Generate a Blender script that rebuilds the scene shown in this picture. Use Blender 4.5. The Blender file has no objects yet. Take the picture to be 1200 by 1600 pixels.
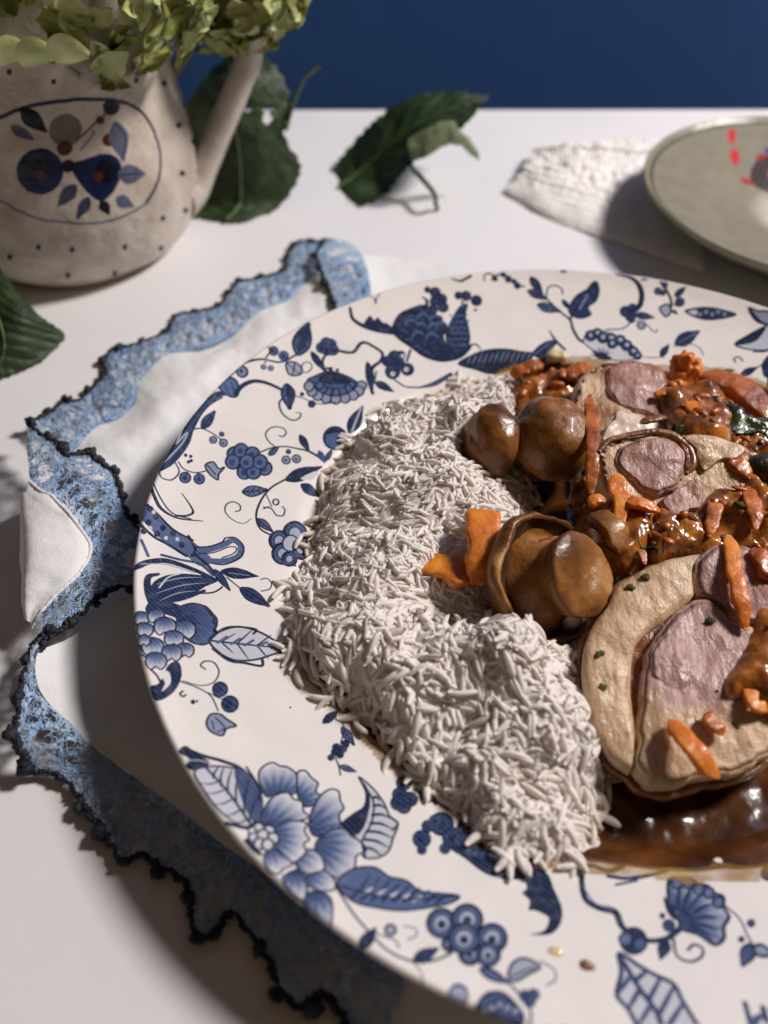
import bpy, math, random
import numpy as np
from mathutils import Vector, Matrix

# ------------------------------------------------------------------ camera, world, lamp, exposure
random.seed(7); RNG = np.random.default_rng(11)
SC = bpy.context.scene; COL = SC.collection
FPX = 1400.0; PITCH = math.radians(46.847); ROLL = math.radians(1.366)
PLATE_R = 0.135; RIM_Z = 0.026
CAM_H = RIM_Z + 1.40691*PLATE_R
PC = np.array([0.48714*PLATE_R, 1.29978*PLATE_R])          # plate centre on the table
_cr, _sr = math.cos(ROLL), math.sin(ROLL)
_R0 = np.array([1.0, 0, 0]); _U0 = np.array([0, math.sin(PITCH), math.cos(PITCH)])
FWD = np.array([0, math.cos(PITCH), -math.sin(PITCH)])
RIGHT = _cr*_R0 + _sr*_U0; UP = -_sr*_R0 + _cr*_U0
CAM = np.array([0, 0, CAM_H])
cd = bpy.data.cameras.new('camera'); cam = bpy.data.objects.new('camera', cd); COL.objects.link(cam)
M3 = Matrix((RIGHT, UP, -FWD)).transposed()
cam.matrix_world = Matrix.Translation(CAM) @ M3.to_4x4()
cd.sensor_fit = 'VERTICAL'; cd.sensor_height = 36.0; cd.sensor_width = 27.0
cd.lens = 36.0*FPX/1600.0; cd.clip_start = 0.01; cd.clip_end = 50
cd.dof.use_dof = True; cd.dof.focus_distance = 0.255; cd.dof.aperture_fstop = 7.5
SC.camera = cam

w = bpy.data.worlds.new('World'); SC.world = w; w.use_nodes = True
bg = w.node_tree.nodes['Background']
bg.inputs[0].default_value = (1.0, 0.66, 0.38, 1); bg.inputs[1].default_value = 0.075

ld = bpy.data.lights.new('ceiling_lamp', 'AREA'); ld.shape = 'DISK'; ld.size = 0.27
ld.energy = 22.5; ld.color = (1.0, 0.935, 0.885)
lamp = bpy.data.objects.new('ceiling_lamp', ld); COL.objects.link(lamp)
_az = math.atan2(0.40, 0.915); _el = math.radians(48); _ld = 1.35
_tgt = Vector((PC[0], PC[1], 0.0))
lamp.location = _tgt + Vector((math.cos(_az)*math.cos(_el), math.sin(_az)*math.cos(_el), math.sin(_el)))*_ld
lamp.rotation_euler = (_tgt-lamp.location).to_track_quat('-Z', 'Y').to_euler()

SC.view_settings.view_transform = 'Standard'; SC.view_settings.look = 'None'
SC.view_settings.exposure = 0.0; SC.view_settings.gamma = 1.0
SC.cycles.max_bounces = 16; SC.cycles.diffuse_bounces = 10; SC.cycles.transmission_bounces = 10; SC.cycles.use_denoising = True
# ------------------------------------------------------------------ helpers: pixels to rays, meshes, materials
def rays(p):
    p = np.asarray(p, float); x = (p[..., 0]-600)/FPX; y = -(p[..., 1]-800)/FPX
    return x[..., None]*RIGHT + y[..., None]*UP + FWD
def onz(p, z=0.0):
    """point where the pixel's ray meets the level z (z may be an array)"""
    d = rays(p); z = np.broadcast_to(np.asarray(z, float), d.shape[:-1])
    return CAM + d*((z-CAM_H)/d[..., 2])[..., None]
def ony(p, y):
    d = rays(p); y = np.broadcast_to(np.asarray(y, float), d.shape[:-1])
    return CAM + d*(y/d[..., 1])[..., None]
def onplane(p, o, n):
    d = rays(p); o = np.asarray(o); n = np.asarray(n)
    return CAM + d*(((o-CAM) @ n)/(d @ n))[..., None]
def project(P):
    d = np.asarray(P)-CAM; zz = d @ FWD
    return np.stack([600+FPX*(d @ RIGHT)/zz, 800-FPX*(d @ UP)/zz], -1)
def zc(pts, ox, oy, s):
    """coordinates read in an enlarged view -> photo pixels"""
    a = np.asarray(pts, float); b = a.copy(); b[..., 0] = ox+a[..., 0]/s; b[..., 1] = oy+a[..., 1]/s; return b

def catmull(P, n, closed=False):
    P = np.asarray(P, float); m = len(P)
    if m == 2 and not closed:
        t = np.linspace(0, 1, n)[:, None]; return P[0]*(1-t)+P[1]*t
    k = m if closed else m-1
    t = np.linspace(0, k, n, endpoint=not closed); i = np.minimum(t.astype(int), k-1); f = (t-i)[:, None]
    if closed: g = lambda j: P[j % m]
    else:
        E = np.concatenate([[2*P[0]-P[1]], P, [2*P[-1]-P[-2]]]); g = lambda j: E[j+1]
    a, b, c, d = g(i-1), g(i), g(i+1), g(i+2)
    return 0.5*((2*b)+(c-a)*f+(2*a-5*b+4*c-d)*f**2+(3*b-a-3*c+d)*f**3)
def resample(P, n, closed=False):
    Q = catmull(P, max(200, n*4), closed)
    if closed: Q = np.concatenate([Q, Q[:1]])
    s = np.concatenate([[0], np.cumsum(np.linalg.norm(np.diff(Q, axis=0), axis=1))])
    t = np.linspace(0, s[-1], n, endpoint=not closed)
    return np.stack([np.interp(t, s, Q[:, k]) for k in range(Q.shape[1])], 1)
def surf(ctrl, nu, nv):
    C = np.asarray(ctrl, float)
    A = np.stack([catmull(C[i], nv) for i in range(len(C))])
    return np.stack([catmull(A[:, j], nu) for j in range(nv)], 1)      # nu x nv x 3

def _h(i, j, k, s):
    n = (i*73856093) ^ (j*19349663) ^ (k*83492791) ^ (s*2654435761)
    n = (n ^ (n >> 13))*1274126177 & 0x7fffffff
    n = (n ^ (n >> 16)) & 0xffff
    return n/32767.5-1.0
def vnoise(P, scale, seed=0):
    P = np.asarray(P, float)*scale; I = np.floor(P).astype(np.int64); f = P-I; f = f*f*(3-2*f); r = 0
    for a in (0, 1):
        for b in (0, 1):
            for c in (0, 1):
                wgt = (f[..., 0] if a else 1-f[..., 0])*(f[..., 1] if b else 1-f[..., 1])*(f[..., 2] if c else 1-f[..., 2])
                r = r+wgt*_h(I[..., 0]+a, I[..., 1]+b, I[..., 2]+c, seed+1)
    return r
def fbm(P, scale, seed=0, o=4):
    return sum(vnoise(P, scale*2**k, seed+k*17)/2**k for k in range(o))

def make_mesh(name, V, F, mat, smooth=True):
    me = bpy.data.meshes.new(name); me.from_pydata([tuple(map(float, v)) for v in V], [], [tuple(map(int, f)) for f in F]); me.update()
    if smooth and len(me.polygons): me.polygons.foreach_set('use_smooth', np.ones(len(me.polygons), bool))
    if mat: me.materials.append(mat)
    return me
def obj(name, V, F, mat, parent=None, smooth=True, kind=None):
    """one mesh object; V in world coordinates; origin at the parent's origin or at the thing's own base"""
    V = np.asarray(V, float)
    if parent is not None: o0 = np.array(parent['_o'])
    else: o0 = np.array([V[:, 0].mean(), V[:, 1].mean(), V[:, 2].min()])
    o = bpy.data.objects.new(name, make_mesh(name, V-o0, F, mat, smooth)); COL.objects.link(o)
    if parent is None: o.location = o0
    else: o.parent = parent
    o['_o'] = [float(x) for x in o0]
    if kind: o['kind'] = kind
    return o
def thing(name, label, cat, loc, group=None):
    o = bpy.data.objects.new(name, None); COL.objects.link(o); o.location = tuple(map(float, loc)); o.empty_display_size = 0.01
    o['_o'] = [float(x) for x in loc]; return tag(o, label, cat, group)
def tag(o, label, cat, group=None):
    o['label'] = label; o['category'] = cat
    if group: o['group'] = group
    return o
def structure(o): o['kind'] = 'structure'; return o

def gridfaces(nu, nv, cu=False, cv=False, off=0):
    F = []
    for i in range(nu if cu else nu-1):
        for j in range(nv if cv else nv-1):
            a, b = i, (i+1) % nu; c, d = j, (j+1) % nv
            F.append((off+a*nv+c, off+b*nv+c, off+b*nv+d, off+a*nv+d))
    return F
def frames(P):
    T = np.gradient(P, axis=0); T /= np.linalg.norm(T, axis=1)[:, None]+1e-12
    u = np.cross(T[0], [0, 0, 1.0]); 
    if np.linalg.norm(u) < 1e-3: u = np.cross(T[0], [0, 1.0, 0])
    u /= np.linalg.norm(u); U = [u]
    for t in T[1:]:
        u = u-t*(u @ t); u /= np.linalg.norm(u)+1e-12; U.append(u)
    U = np.array(U); return T, U, np.cross(T, U)
def tube(P, rad, sides=8, flat=1.0, cap=True):
    P = np.asarray(P, float); n = len(P); rad = np.broadcast_to(np.asarray(rad, float), (n,))
    T, U, W = frames(P); a = np.linspace(0, 2*np.pi, sides, endpoint=False)
    V = P[:, None]+rad[:, None, None]*(np.cos(a)[None, :, None]*U[:, None]+flat*np.sin(a)[None, :, None]*W[:, None])
    F = gridfaces(n, sides, cv=True)
    if cap: F += [tuple(range(sides))[::-1], tuple((n-1)*sides+k for k in range(sides))]
    return V.reshape(-1, 3), F
def join(parts):
    V = []; F = []; o = 0
    for v, f in parts:
        V.append(np.asarray(v)); F += [tuple(i+o for i in q) for q in f]; o += len(v)
    return np.concatenate(V), F
def lathe(prof, c, seg=96, ang0=0.0):
    a = np.linspace(0, 2*np.pi, seg, endpoint=False)+ang0; prof = np.asarray(prof, float)
    V = np.stack([c[0]+prof[:, None, 0]*np.cos(a), c[1]+prof[:, None, 0]*np.sin(a), np.broadcast_to(prof[:, None, 1], (len(prof), seg))], -1)
    return V.reshape(-1, 3), gridfaces(len(prof), seg, cv=True)
def vnormals(V, nu, nv):
    G = np.asarray(V).reshape(nu, nv, 3); a = np.gradient(G, axis=0); b = np.gradient(G, axis=1)
    n = np.cross(a, b); n /= np.linalg.norm(n, axis=-1)[..., None]+1e-12; return n
def set_uv(o, UV):
    me = o.data; uv = me.uv_layers.new(name='UVMap'); idx = np.zeros(len(me.loops), int); me.loops.foreach_get('vertex_index', idx)
    uv.data.foreach_set('uv', np.asarray(UV)[idx].astype(np.float32).ravel())

class NT:
    def __init__(s, name):
        s.m = bpy.data.materials.new(name); s.m.use_nodes = True; s.t = s.m.node_tree; s.n = s.t.nodes; s.b = s.n['Principled BSDF']
    def new(s, typ, **kw):
        x = s.n.new(typ)
        for k, v in kw.items():
            if k.startswith('i_'): x.inputs[k[2:].replace('_', ' ')].default_value = v
            else: setattr(x, k, v)
        return x
    def link(s, a, b): s.t.links.new(a, b)
    def coord(s, scale, stretch=(1, 1, 1)):
        c = s.new('ShaderNodeNewGeometry'); m = s.new('ShaderNodeMapping'); s.link(c.outputs['Position'], m.inputs['Vector'])
        m.inputs['Scale'].default_value = [scale*k for k in stretch]; return m.outputs['Vector']
    def noise(s, scale, detail=4, rough=.55, stretch=(1, 1, 1), dist=0):
        x = s.new('ShaderNodeTexNoise'); s.link(s.coord(scale, stretch), x.inputs['Vector'])
        x.inputs['Scale'].default_value = 1; x.inputs['Detail'].default_value = detail; x.inputs['Roughness'].default_value = rough
        x.inputs['Distortion'].default_value = dist; return x.outputs['Fac']
    def voro(s, scale, stretch=(1, 1, 1), feature='F1'):
        x = s.new('ShaderNodeTexVoronoi', feature=feature); s.link(s.coord(scale, stretch), x.inputs['Vector']); x.inputs['Scale'].default_value = 1
        return x.outputs['Distance']
    def ramp(s, fac, stops):
        r = s.new('ShaderNodeValToRGB'); s.link(fac, r.inputs[0]); e = r.color_ramp.elements
        while len(e) < len(stops): e.new(0.5)
        for q, (p, c) in zip(e, stops): q.position = p; q.color = (*c, 1) if len(c) == 3 else c
        return r.outputs['Color']
    def mix(s, fac, a, b, blend='MIX'):
        x = s.new('ShaderNodeMix', data_type='RGBA', blend_type=blend)
        for sock, v in ((x.inputs[0], fac), (x.inputs[6], a), (x.inputs[7], b)):
            if isinstance(v, (int, float)): sock.default_value = v
            elif isinstance(v, tuple): sock.default_value = (*v, 1) if len(v) == 3 else v
            else: s.link(v, sock)
        return x.outputs[2]
    def bump(s, facs, dist):
        prev = None
        for f, d in zip(facs, dist):
            x = s.new('ShaderNodeBump'); x.inputs['Strength'].default_value = 1.0; x.inputs['Distance'].default_value = d
            s.link(f, x.inputs['Height'])
            if prev: s.link(prev, x.inputs['Normal'])
            prev = x.outputs['Normal']
        s.link(prev, s.b.inputs['Normal'])
    def set(s, **kw):
        for k, v in kw.items(): s.b.inputs[k.replace('_', ' ')].default_value = v
        return s
    def base(s, c):
        if isinstance(c, tuple): s.b.inputs['Base Color'].default_value = (*c, 1)
        else: s.link(c, s.b.inputs['Base Color'])
        return s
def pm(name, stops, scale, rough=.5, bumps=(), detail=5, stretch=(1, 1, 1), sss=0, sssr=(.002, .001, .0006), coat=0, dist=0, spec=.5, r2=None):
    """procedural material: noise ramp colour + noise bumps"""
    t = NT(name); f = t.noise(scale, detail, stretch=stretch, dist=dist); t.base(t.ramp(f, stops))
    t.set(Roughness=rough); t.b.inputs['Specular IOR Level'].default_value = spec
    if r2 is not None:
        x = t.ramp(t.noise(scale*1.7, 4), [(.35, (rough,)*3), (.7, (r2,)*3)]); t.link(x, t.b.inputs['Roughness'])
    if bumps: t.bump([t.noise(b[0], 4, stretch=b[2] if len(b) > 2 else (1, 1, 1)) for b in bumps], [b[1] for b in bumps])
    if sss:
        t.b.inputs['Subsurface Weight'].default_value = sss; t.b.inputs['Subsurface Radius'].default_value = sssr; t.b.inputs['Subsurface Scale'].default_value = 1.0
    if coat: t.b.inputs['Coat Weight'].default_value = coat; t.b.inputs['Coat Roughness'].default_value = .06
    return t.m
# ------------------------------------------------------------------ setting: white table, blue wall
m_table = pm('white_table_paint', [(.3, (.75, .735, .76)), (.7, (.83, .815, .835))], 9, rough=.42, bumps=((900, .00004), (60, .0001)), r2=.5)
m_wall = pm('blue_wall_paint', [(.25, (.018, .085, .30)), (.75, (.040, .135, .42))], 5, rough=.7, bumps=((400, .0002),))
def slab(x0, x1, y0, y1, z0, z1, skew=0):
    V = [(x0, y0, z0), (x1, y0, z0), (x1, y1+skew*x1, z0), (x0, y1+skew*x0, z0), (x0, y0, z1), (x1, y0, z1), (x1, y1+skew*x1, z1), (x0, y1+skew*x0, z1)]
    return V, [(3, 2, 1, 0), (4, 5, 6, 7), (0, 1, 5, 4), (1, 2, 6, 5), (2, 3, 7, 6), (3, 0, 4, 7)]
t_ = structure(obj('table', *slab(-.7, 1.0, -.35, .5185, -.035, 0, .0585), m_table, smooth=False))
bv = t_.modifiers.new('bevel', 'BEVEL'); bv.width = .002; bv.segments = 3
structure(obj('wall', *slab(-1.6, 2.4, .80, .84, -.75, 1.6), m_wall, smooth=False))
# ------------------------------------------------------------------ painting: prints drawn in code onto a canvas that wraps a real surface
class Canvas:
    def __init__(s, nx, ny, mapper, bg=(1, 1, 1)):
        s.nx, s.ny, s.map = nx, ny, mapper; s.rgb = np.ones((ny, nx, 3), np.float32)*np.array(bg, np.float32); s.fr = (0, 0, 1); s.ink = None
    def frame(s, ox, oy, sc): s.fr = (ox, oy, sc)
    def px(s, pts): return zc(pts, *s.fr)
    def tex(s, pts): return s.map(s.px(pts))             # -> texel coords, texels per photo pixel
    def color(s, c):
        return np.array(s.ink(c) if isinstance(c, (int, float)) else c, np.float32)
    def _blend(s, x0, y0, a, c):
        v = s.rgb[y0:y0+a.shape[0], x0:x0+a.shape[1]]; a = a[..., None]; v[:] = v*(1-a)+c*a
    def _box(s, T, m):
        x0 = max(0, int(T[:, 0].min()-m)); x1 = min(s.nx, int(T[:, 0].max()+m)+2); y0 = max(0, int(T[:, 1].min()-m)); y1 = min(s.ny, int(T[:, 1].max()+m)+2)
        return x0, x1, y0, y1
    def stroke(s, pts, w, c=.95, t0=1.0, t1=1.0, closed=False, n=None):
        pts = np.asarray(pts, float); n = n or max(8, 6*len(pts)); Q = catmull(pts, n, closed)
        if closed: Q = np.concatenate([Q, Q[:1]])
        T, k = s.tex(Q); wd = .5*w/s.fr[2]*np.median(k); n = len(T)
        W = wd*np.interp(np.linspace(0, 1, n), [0, .5, 1], [t0, 1, t1])
        x0, x1, y0, y1 = s._box(T, wd+2)
        if x1 <= x0 or y1 <= y0: return
        X, Y = np.meshgrid(np.arange(x0, x1), np.arange(y0, y1)); best = np.full(X.shape, -9.0)
        for i in range(n-1):
            ax, ay = T[i]; dx, dy = T[i+1]-T[i]; L = dx*dx+dy*dy+1e-9
            u = np.clip(((X-ax)*dx+(Y-ay)*dy)/L, 0, 1); d = np.hypot(X-ax-u*dx, Y-ay-u*dy)
            best = np.maximum(best, W[i]*(1-u)+W[i+1]*u-d)
        s._blend(x0, y0, np.clip(best+.5, 0, 1).astype(np.float32), s.color(c))
    def fill(s, pts, c, c2=None, base=None, smooth=True, outline=0, oc=.95, streak=0):
        """closed shape; with base and c2 the ink runs from c at the base point to c2 at the far end"""
        pts = np.asarray(pts, float); Q = catmull(pts, 5*len(pts), True) if smooth else pts
        T, k = s.tex(Q); x0, x1, y0, y1 = s._box(T, 2)
        if x1 <= x0 or y1 <= y0: return
        X, Y = np.meshgrid(np.arange(x0, x1), np.arange(y0, y1)); ins = np.zeros(X.shape, bool); n = len(T)
        for i in range(n):
            ax, ay = T[i]; bx, by = T[(i+1) % n]
            if ay == by: continue
            ins ^= ((ay > Y) != (by > Y)) & (X < (bx-ax)*(Y-ay)/(by-ay)+ax)
        if base is None: s._blend(x0, y0, ins.astype(np.float32), s.color(c))
        else:
            B, _ = s.tex(np.array([base], float)); B = B[0]; D = np.hypot(X-B[0], Y-B[1]); dm = np.hypot(*(T-B).T).max()
            g = np.clip(D/dm, 0, 1); an = np.arctan2(Y-B[1], X-B[0])
            if streak: g = np.clip(g+streak*np.sin(an*22+g*3)*(1-g), 0, 1)
            dd = c+(c2-c)*g**.85
            col = s.ink(dd); v = s.rgb[y0:y1, x0:x1]; v[ins] = col[ins]
        if outline: s.stroke(pts, outline, oc, closed=True)
    def disc(s, c, r, d=.8, ol=0, d2=None, oc=.95, ry=None):
        a = np.linspace(0, 2*np.pi, 10, endpoint=False); ry = ry or r
        P = np.stack([c[0]+r*np.cos(a), c[1]+ry*np.sin(a)], 1)
        if d2 is None: s.fill(P, d)
        else: s.fill(P, d, d2, base=(c[0]+.2*r, c[1]+.2*r))
        if ol: s.stroke(P, ol, oc, closed=True)
    def berry(s, c, r, d=.55, oc=.95, ol=None): s.disc(c, r, d, ol=ol or max(4, r*.28), oc=oc); s.disc((c[0]-r*.1, c[1]+r*.1), r*.42, min(1, d+.25))
    def leaf(s, a, b, w, d=.8, ol=0, vein=0, bend=0, vc=.95):
        a = np.array(a, float); b = np.array(b, float); t = b-a; L = np.hypot(*t); nrm = np.array([-t[1], t[0]])/L
        u = np.array([0, .15, .35, .6, .82, 1]); h = np.array([0, .34, .5, .42, .2, 0])*w
        mid = a+u[:, None]*t+(np.sin(u*np.pi)*bend)[:, None]*nrm
        P = np.concatenate([mid+h[:, None]*nrm, (mid-h[:, None]*nrm)[-2:0:-1]]); s.fill(P, d)
        if ol: s.stroke(P, ol, .95, closed=True)
        if vein:
            s.stroke(mid, vein*1.3, vc, t1=.4)
            for q in (1, 2, 3, 4):
                for g in (-1, 1): s.stroke([mid[q], mid[q]+t*.16+g*nrm*h[q]*.85], vein, vc, t1=.5)
    def image(s, name):
        im = bpy.data.images.new(name, s.nx, s.ny, float_buffer=True); im.colorspace_settings.name = 'Non-Color'
        A = np.ones((s.ny, s.nx, 4), np.float32); A[..., :3] = s.rgb; im.pixels.foreach_set(A.ravel()); im.update(); return im

# ------------------------------------------------------------------ the dinner plate
PROF = np.array([(0, .0062), (.045, .0060), (.076, .0063), (.083, .0075), (.0875, .0100), (.0915, .0128), (.0955, .0143), (.105, .0166), (.118, .0200), (.128, .0232), (.1325, .0252), (.1342, .0261), (.1350, .0260), (.1354, .0253), (.1348, .0243), (.128, .0203), (.110, .0148), (.095, .0105), (.0865, .0055), (.0825, .0010), (.0815, 0), (.0785, 0), (.0775, .0016), (.05, .0022), (0, .0022)])
NTOP = 12
def plate_z(r): return np.interp(r, PROF[:NTOP, 0], PROF[:NTOP, 1])
def on_plate(p):
    p = np.asarray(p, float); z = np.full(p.shape[:-1], .018)
    for _ in range(12): P = onz(p, z); z = .5*z+.5*plate_z(np.hypot(P[..., 0]-PC[0], P[..., 1]-PC[1]))
    return onz(p, z)
NPX = 2400; HALF = .138
def plate_map(p):
    P = on_plate(p); T = (P[..., :2]-PC+HALF)/(2*HALF)*NPX-.5
    return T, np.linalg.norm(P-CAM, axis=-1)/FPX*NPX/(2*HALF)
_RK = np.array([0, .18, .42, .72, 1.0]); _RC = np.array([(.80, .75, .72), (.43, .455, .545), (.085, .120, .245), (.014, .025, .082), (.004, .006, .022)])
def ink(d): d = np.asarray(d, float); return np.stack([np.interp(d, _RK, _RC[:, k]) for k in range(3)], -1).astype(np.float32)
K = Canvas(NPX, NPX, plate_map, _RC[0]); K.ink = ink
S, FL, DI, BE, LE = K.stroke, K.fill, K.disc, K.berry, K.leaf

# upper-left rim
K.frame(200, 480, 2.857)
S([(140, 715), (200, 665), (250, 600), (272, 540), (310, 470), (350, 425), (400, 390), (450, 382)], 40, .8, t0=1.2, t1=.6)
S([(130, 705), (190, 655), (240, 590), (262, 530), (300, 465), (345, 410), (400, 385)], 10, 1)
S([(195, 690), (250, 625), (285, 550), (325, 480), (365, 435), (420, 402)], 8, 1)
S([(165, 690), (240, 610), (265, 560), (215, 610)], 7, .25); S([(225, 560), (205, 610), (150, 690)], 12, .95)
FL([(400, 345), (455, 315), (485, 330), (495, 370), (480, 400), (440, 390)], .45, outline=9)
S([(430, 345), (450, 385)], 6, .8); S([(460, 335), (475, 380)], 6, .7)
S([(480, 385), (510, 350), (560, 330), (620, 338), (680, 365), (720, 390)], 20, .95, t1=.7)
S([(440, 320), (480, 283), (530, 245), (600, 232), (680, 245), (740, 218), (770, 200)], 10, .95, t0=1.6)
DI((510, 288), 24, .35, ol=9); DI((505, 285), 9, .8)
LE((757, 213), (805, 68), 78, .55, ol=10, vein=9); FL([(760, 110), (800, 75), (815, 90), (800, 160), (770, 190)], .75)
BE((650, 195), 20, .5); BE((695, 216), 21, .5); S([(615, 225), (640, 190), (620, 178)], 7)
BE((605, 266), 11, .3, ol=5); BE((637, 272), 12, .3, ol=5); DI((612, 245), 5, .9)
FL([(706, 250), (745, 245), (775, 270), (768, 300), (720, 300)], .25, outline=9); S([(745, 250), (735, 300)], 7); S([(710, 250), (770, 300)], 5)
S([(775, 290), (805, 288), (822, 265), (808, 245), (782, 250), (775, 270)], 6, .9)
for c in ((865, 180), (905, 165), (890, 190), (915, 190), (885, 160)): BE(c, 24, .6)
S([(885, 205), (868, 245), (885, 290)], 12); LE((815, 195), (880, 290), 34, .9)
FL([(800, 330), (840, 305), (900, 285), (960, 300), (1010, 325), (1045, 360), (1035, 395), (990, 410), (935, 420), (880, 408), (840, 375)], .55, outline=9)
for q in range(9):
    a = math.radians(5+q*21); c = (925+118*math.cos(a), 345+66*math.sin(a)); DI(c, 22, .3, ol=8)
for q in range(7):
    a = math.radians(10+q*26); c = (925+72*math.cos(a), 338+42*math.sin(a)); DI(c, 17, .45, ol=8, oc=1)
FL([(850, 315), (900, 290), (960, 305), (1000, 335), (940, 345), (880, 340)], .95); DI((905, 275), 10, .9); DI((935, 280), 8, .9); DI((890, 272), 6, .8)
S([(925, 425), (870, 432), (825, 425), (780, 405), (730, 392)], 6, .9); DI((777, 388), 10, .95); DI((820, 432), 18, .9)
LE((708, 342), (722, 455), 56, .5, ol=10, vein=6); FL([(712, 345), (745, 370), (745, 410), (722, 450), (720, 400)], .85)
S([(695, 400), (675, 430), (690, 475), (730, 503), (762, 497), (772, 475), (750, 470)], 9, .85, t1=.6)
S([(920, 190), (1000, 202), (1035, 165), (1060, 158), (1100, 178), (1135, 205), (1128, 240), (1092, 270), (1078, 330), (1092, 385)], 16, .98)
LE((1072, 245), (1090, 390), 40, .95); LE((1110, 330), (1190, 380), 30, .85)
S([(90, 770), (120, 850), (150, 900), (220, 940), (335, 955)], 16, .9, t1=.3); S([(105, 770), (150, 860), (200, 920), (280, 945)], 8, .6)
S([(240, 830), (275, 880), (290, 915), (260, 930), (215, 930)], 11, .98, t0=.4)
S([(60, 900), (120, 960), (180, 1020), (260, 1065), (330, 1125)], 78, .42)
S([(70, 870), (130, 920), (200, 990), (290, 1040)], 10, 1); S([(45, 960), (110, 1020), (180, 1060), (260, 1110)], 14, .95)
for c in ((100, 900), (125, 935), (90, 960), (155, 985), (200, 1010), (130, 1010), (70, 1000), (240, 1060)): DI(c, 14, .9)
for c in ((115, 915), (170, 1030), (100, 985), (220, 1035)): DI(c, 9, .12)
S([(300, 1085), (360, 1082), (430, 1058), (470, 1040), (505, 1068), (492, 1112), (430, 1132), (370, 1132)], 30, .45); 
S([(300, 1070), (360, 1068), (420, 1048), (435, 1030), (480, 1030), (515, 1070), (500, 1118), (430, 1148), (370, 1142)], 8, .95); S([(310, 1100), (380, 1095), (450, 1070), (485, 1075), (470, 1100), (420, 1118)], 7, .85)
S([(60, 1040), (90, 1110)], 14, .5); S([(270, 1020), (300, 1080), (285, 1110)], 12, .9)
S([(290, 545), (335, 542), (400, 578), (420, 600)], 7, .9); LE((330, 540), (388, 463), 40, .7, ol=7, vein=4)
BE((380, 592), 15, .3, ol=7); BE((426, 605), 17, .3, ol=7); BE((418, 566), 10, .5, ol=5)
for c in ((257, 660), (280, 665), (270, 690), (282, 685)): DI(c, 8, .8)
S([(225, 690), (250, 722), (300, 738), (350, 730)], 7); S([(212, 695), (228, 735), (195, 770), (152, 762), (142, 735), (165, 710)], 7, .85)
BE((255, 760), 24, .45); BE((318, 766), 23, .45); S([(265, 735), (255, 760)], 5); S([(310, 735), (318, 760)], 5)
FL([(345, 705), (380, 690), (405, 720), (430, 715), (405, 745), (400, 770), (365, 745)], .3, outline=9); S([(355, 705), (390, 745)], 7)
for c in ((475, 655), (505, 640), (555, 655), (468, 690), (610, 718), (520, 735), (560, 735), (590, 690), (530, 690)): BE(c, 32, .42, ol=9)
S([(580, 652), (640, 628), (700, 622), (760, 632), (810, 645), (880, 685)], 8, .9, t1=2)
LE((628, 660), (672, 625), 24, .6, ol=6); S([(655, 622), (625, 595), (615, 562), (645, 535), (688, 538), (706, 560), (690, 578), (675, 572)], 7, .85)
BE((706, 682), 18, .3, ol=7); BE((752, 677), 18, .3, ol=7); BE((716, 645), 10, .5, ol=5); LE((765, 568), (812, 648), 36, .9)
DI((925, 585), 50, .5, ol=12); FL([(880, 570), (905, 540), (950, 545), (975, 585), (940, 560)], .95); LE((880, 690), (915, 630), 26, .85)
LE((985, 565), (1050, 438), 62, .9); S([(1000, 555), (1040, 450)], 8, .2); LE((850, 640), (880, 700), 30, .6)
LE((700, 772), (870, 712), 60, .92); FL([(770, 765), (830, 735), (850, 745), (820, 770)], .1); LE((770, 790), (860, 850), 46, .95)
S([(700, 770), (640, 805), (595, 860), (572, 930), (592, 990), (655, 1025)], 10, .98)
LE((512, 825), (622, 815), 46, .4, ol=9, vein=6)
S([(618, 838), (642, 892)], 6); DI((660, 870), 13, .05, ol=8); S([(605, 892), (640, 900), (662, 928), (692, 930), (700, 905), (690, 890)], 7, .85); S([(630, 890), (605, 900)], 6)
LE((580, 945), (645, 1002), 32, .5, ol=7, vein=4)
S([(550, 945), (515, 965), (470, 950), (435, 915), (438, 882), (468, 868), (498, 882), (500, 905), (480, 912)], 7, .85, t0=.5)
for c, r in (((745, 1010), 50), ((675, 1042), 42), ((692, 1100), 46), ((775, 1078), 46), ((720, 1125), 30)): DI(c, r, .55, ol=14, oc=1); DI(c, r*.55, .25, ol=6)
DI((725, 1055), 36, .2, ol=9); S([(800, 1050), (825, 1090)], 10, .95); S([(740, 1120), (745, 1155)], 10)

# left rim: plumes and peony
K.frame(200, 860, 2.857)
S([(30, 78), (90, 52), (170, 46), (280, 80), (395, 132)], 28, .85, t1=.6); S([(60, 60), (170, 62), (300, 100)], 6, .25)
S([(150, 20), (230, 40), (320, 60), (380, 110)], 14, .6); S([(300, 20), (350, 60), (400, 120)], 16, .9)
FL([(95, 190), (120, 135), (200, 105), (310, 108), (405, 130), (340, 165), (285, 200), (205, 222), (115, 262)], .82)
for a, b in (((130, 150), (330, 120)), ((130, 190), (350, 145)), ((140, 225), (300, 180))): S([a, ((a[0]+b[0])/2, (a[1]+b[1])/2-12), b], 6, .25, t0=.4, t1=.3)
S([(115, 255), (90, 190), (90, 120), (135, 105)], 30, .9, t1=.5); S([(140, 165), (180, 120), (240, 100)], 7, .08)
S([(150, 235), (250, 215), (340, 180)], 16, .75); S([(300, 192), (375, 188), (412, 170), (420, 162)], 9, .9)
LE((385, 85), (455, 178), 30, .7, ol=7); LE((412, 92), (585, 116), 50, .9); S([(450, 100), (540, 112)], 5, .35)
S([(440, 120), (505, 172)], 7); LE((500, 168), (632, 250), 54, .75, ol=6, vein=4); S([(595, 182), (632, 172), (640, 145), (618, 125), (592, 130)], 6, .85)
FL([(215, 265), (280, 236), (345, 250), (378, 282), (398, 310), (390, 350), (398, 372), (362, 412), (318, 420), (262, 395), (225, 330)], .85, .42, base=(230, 300), outline=9, streak=.15)
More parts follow.
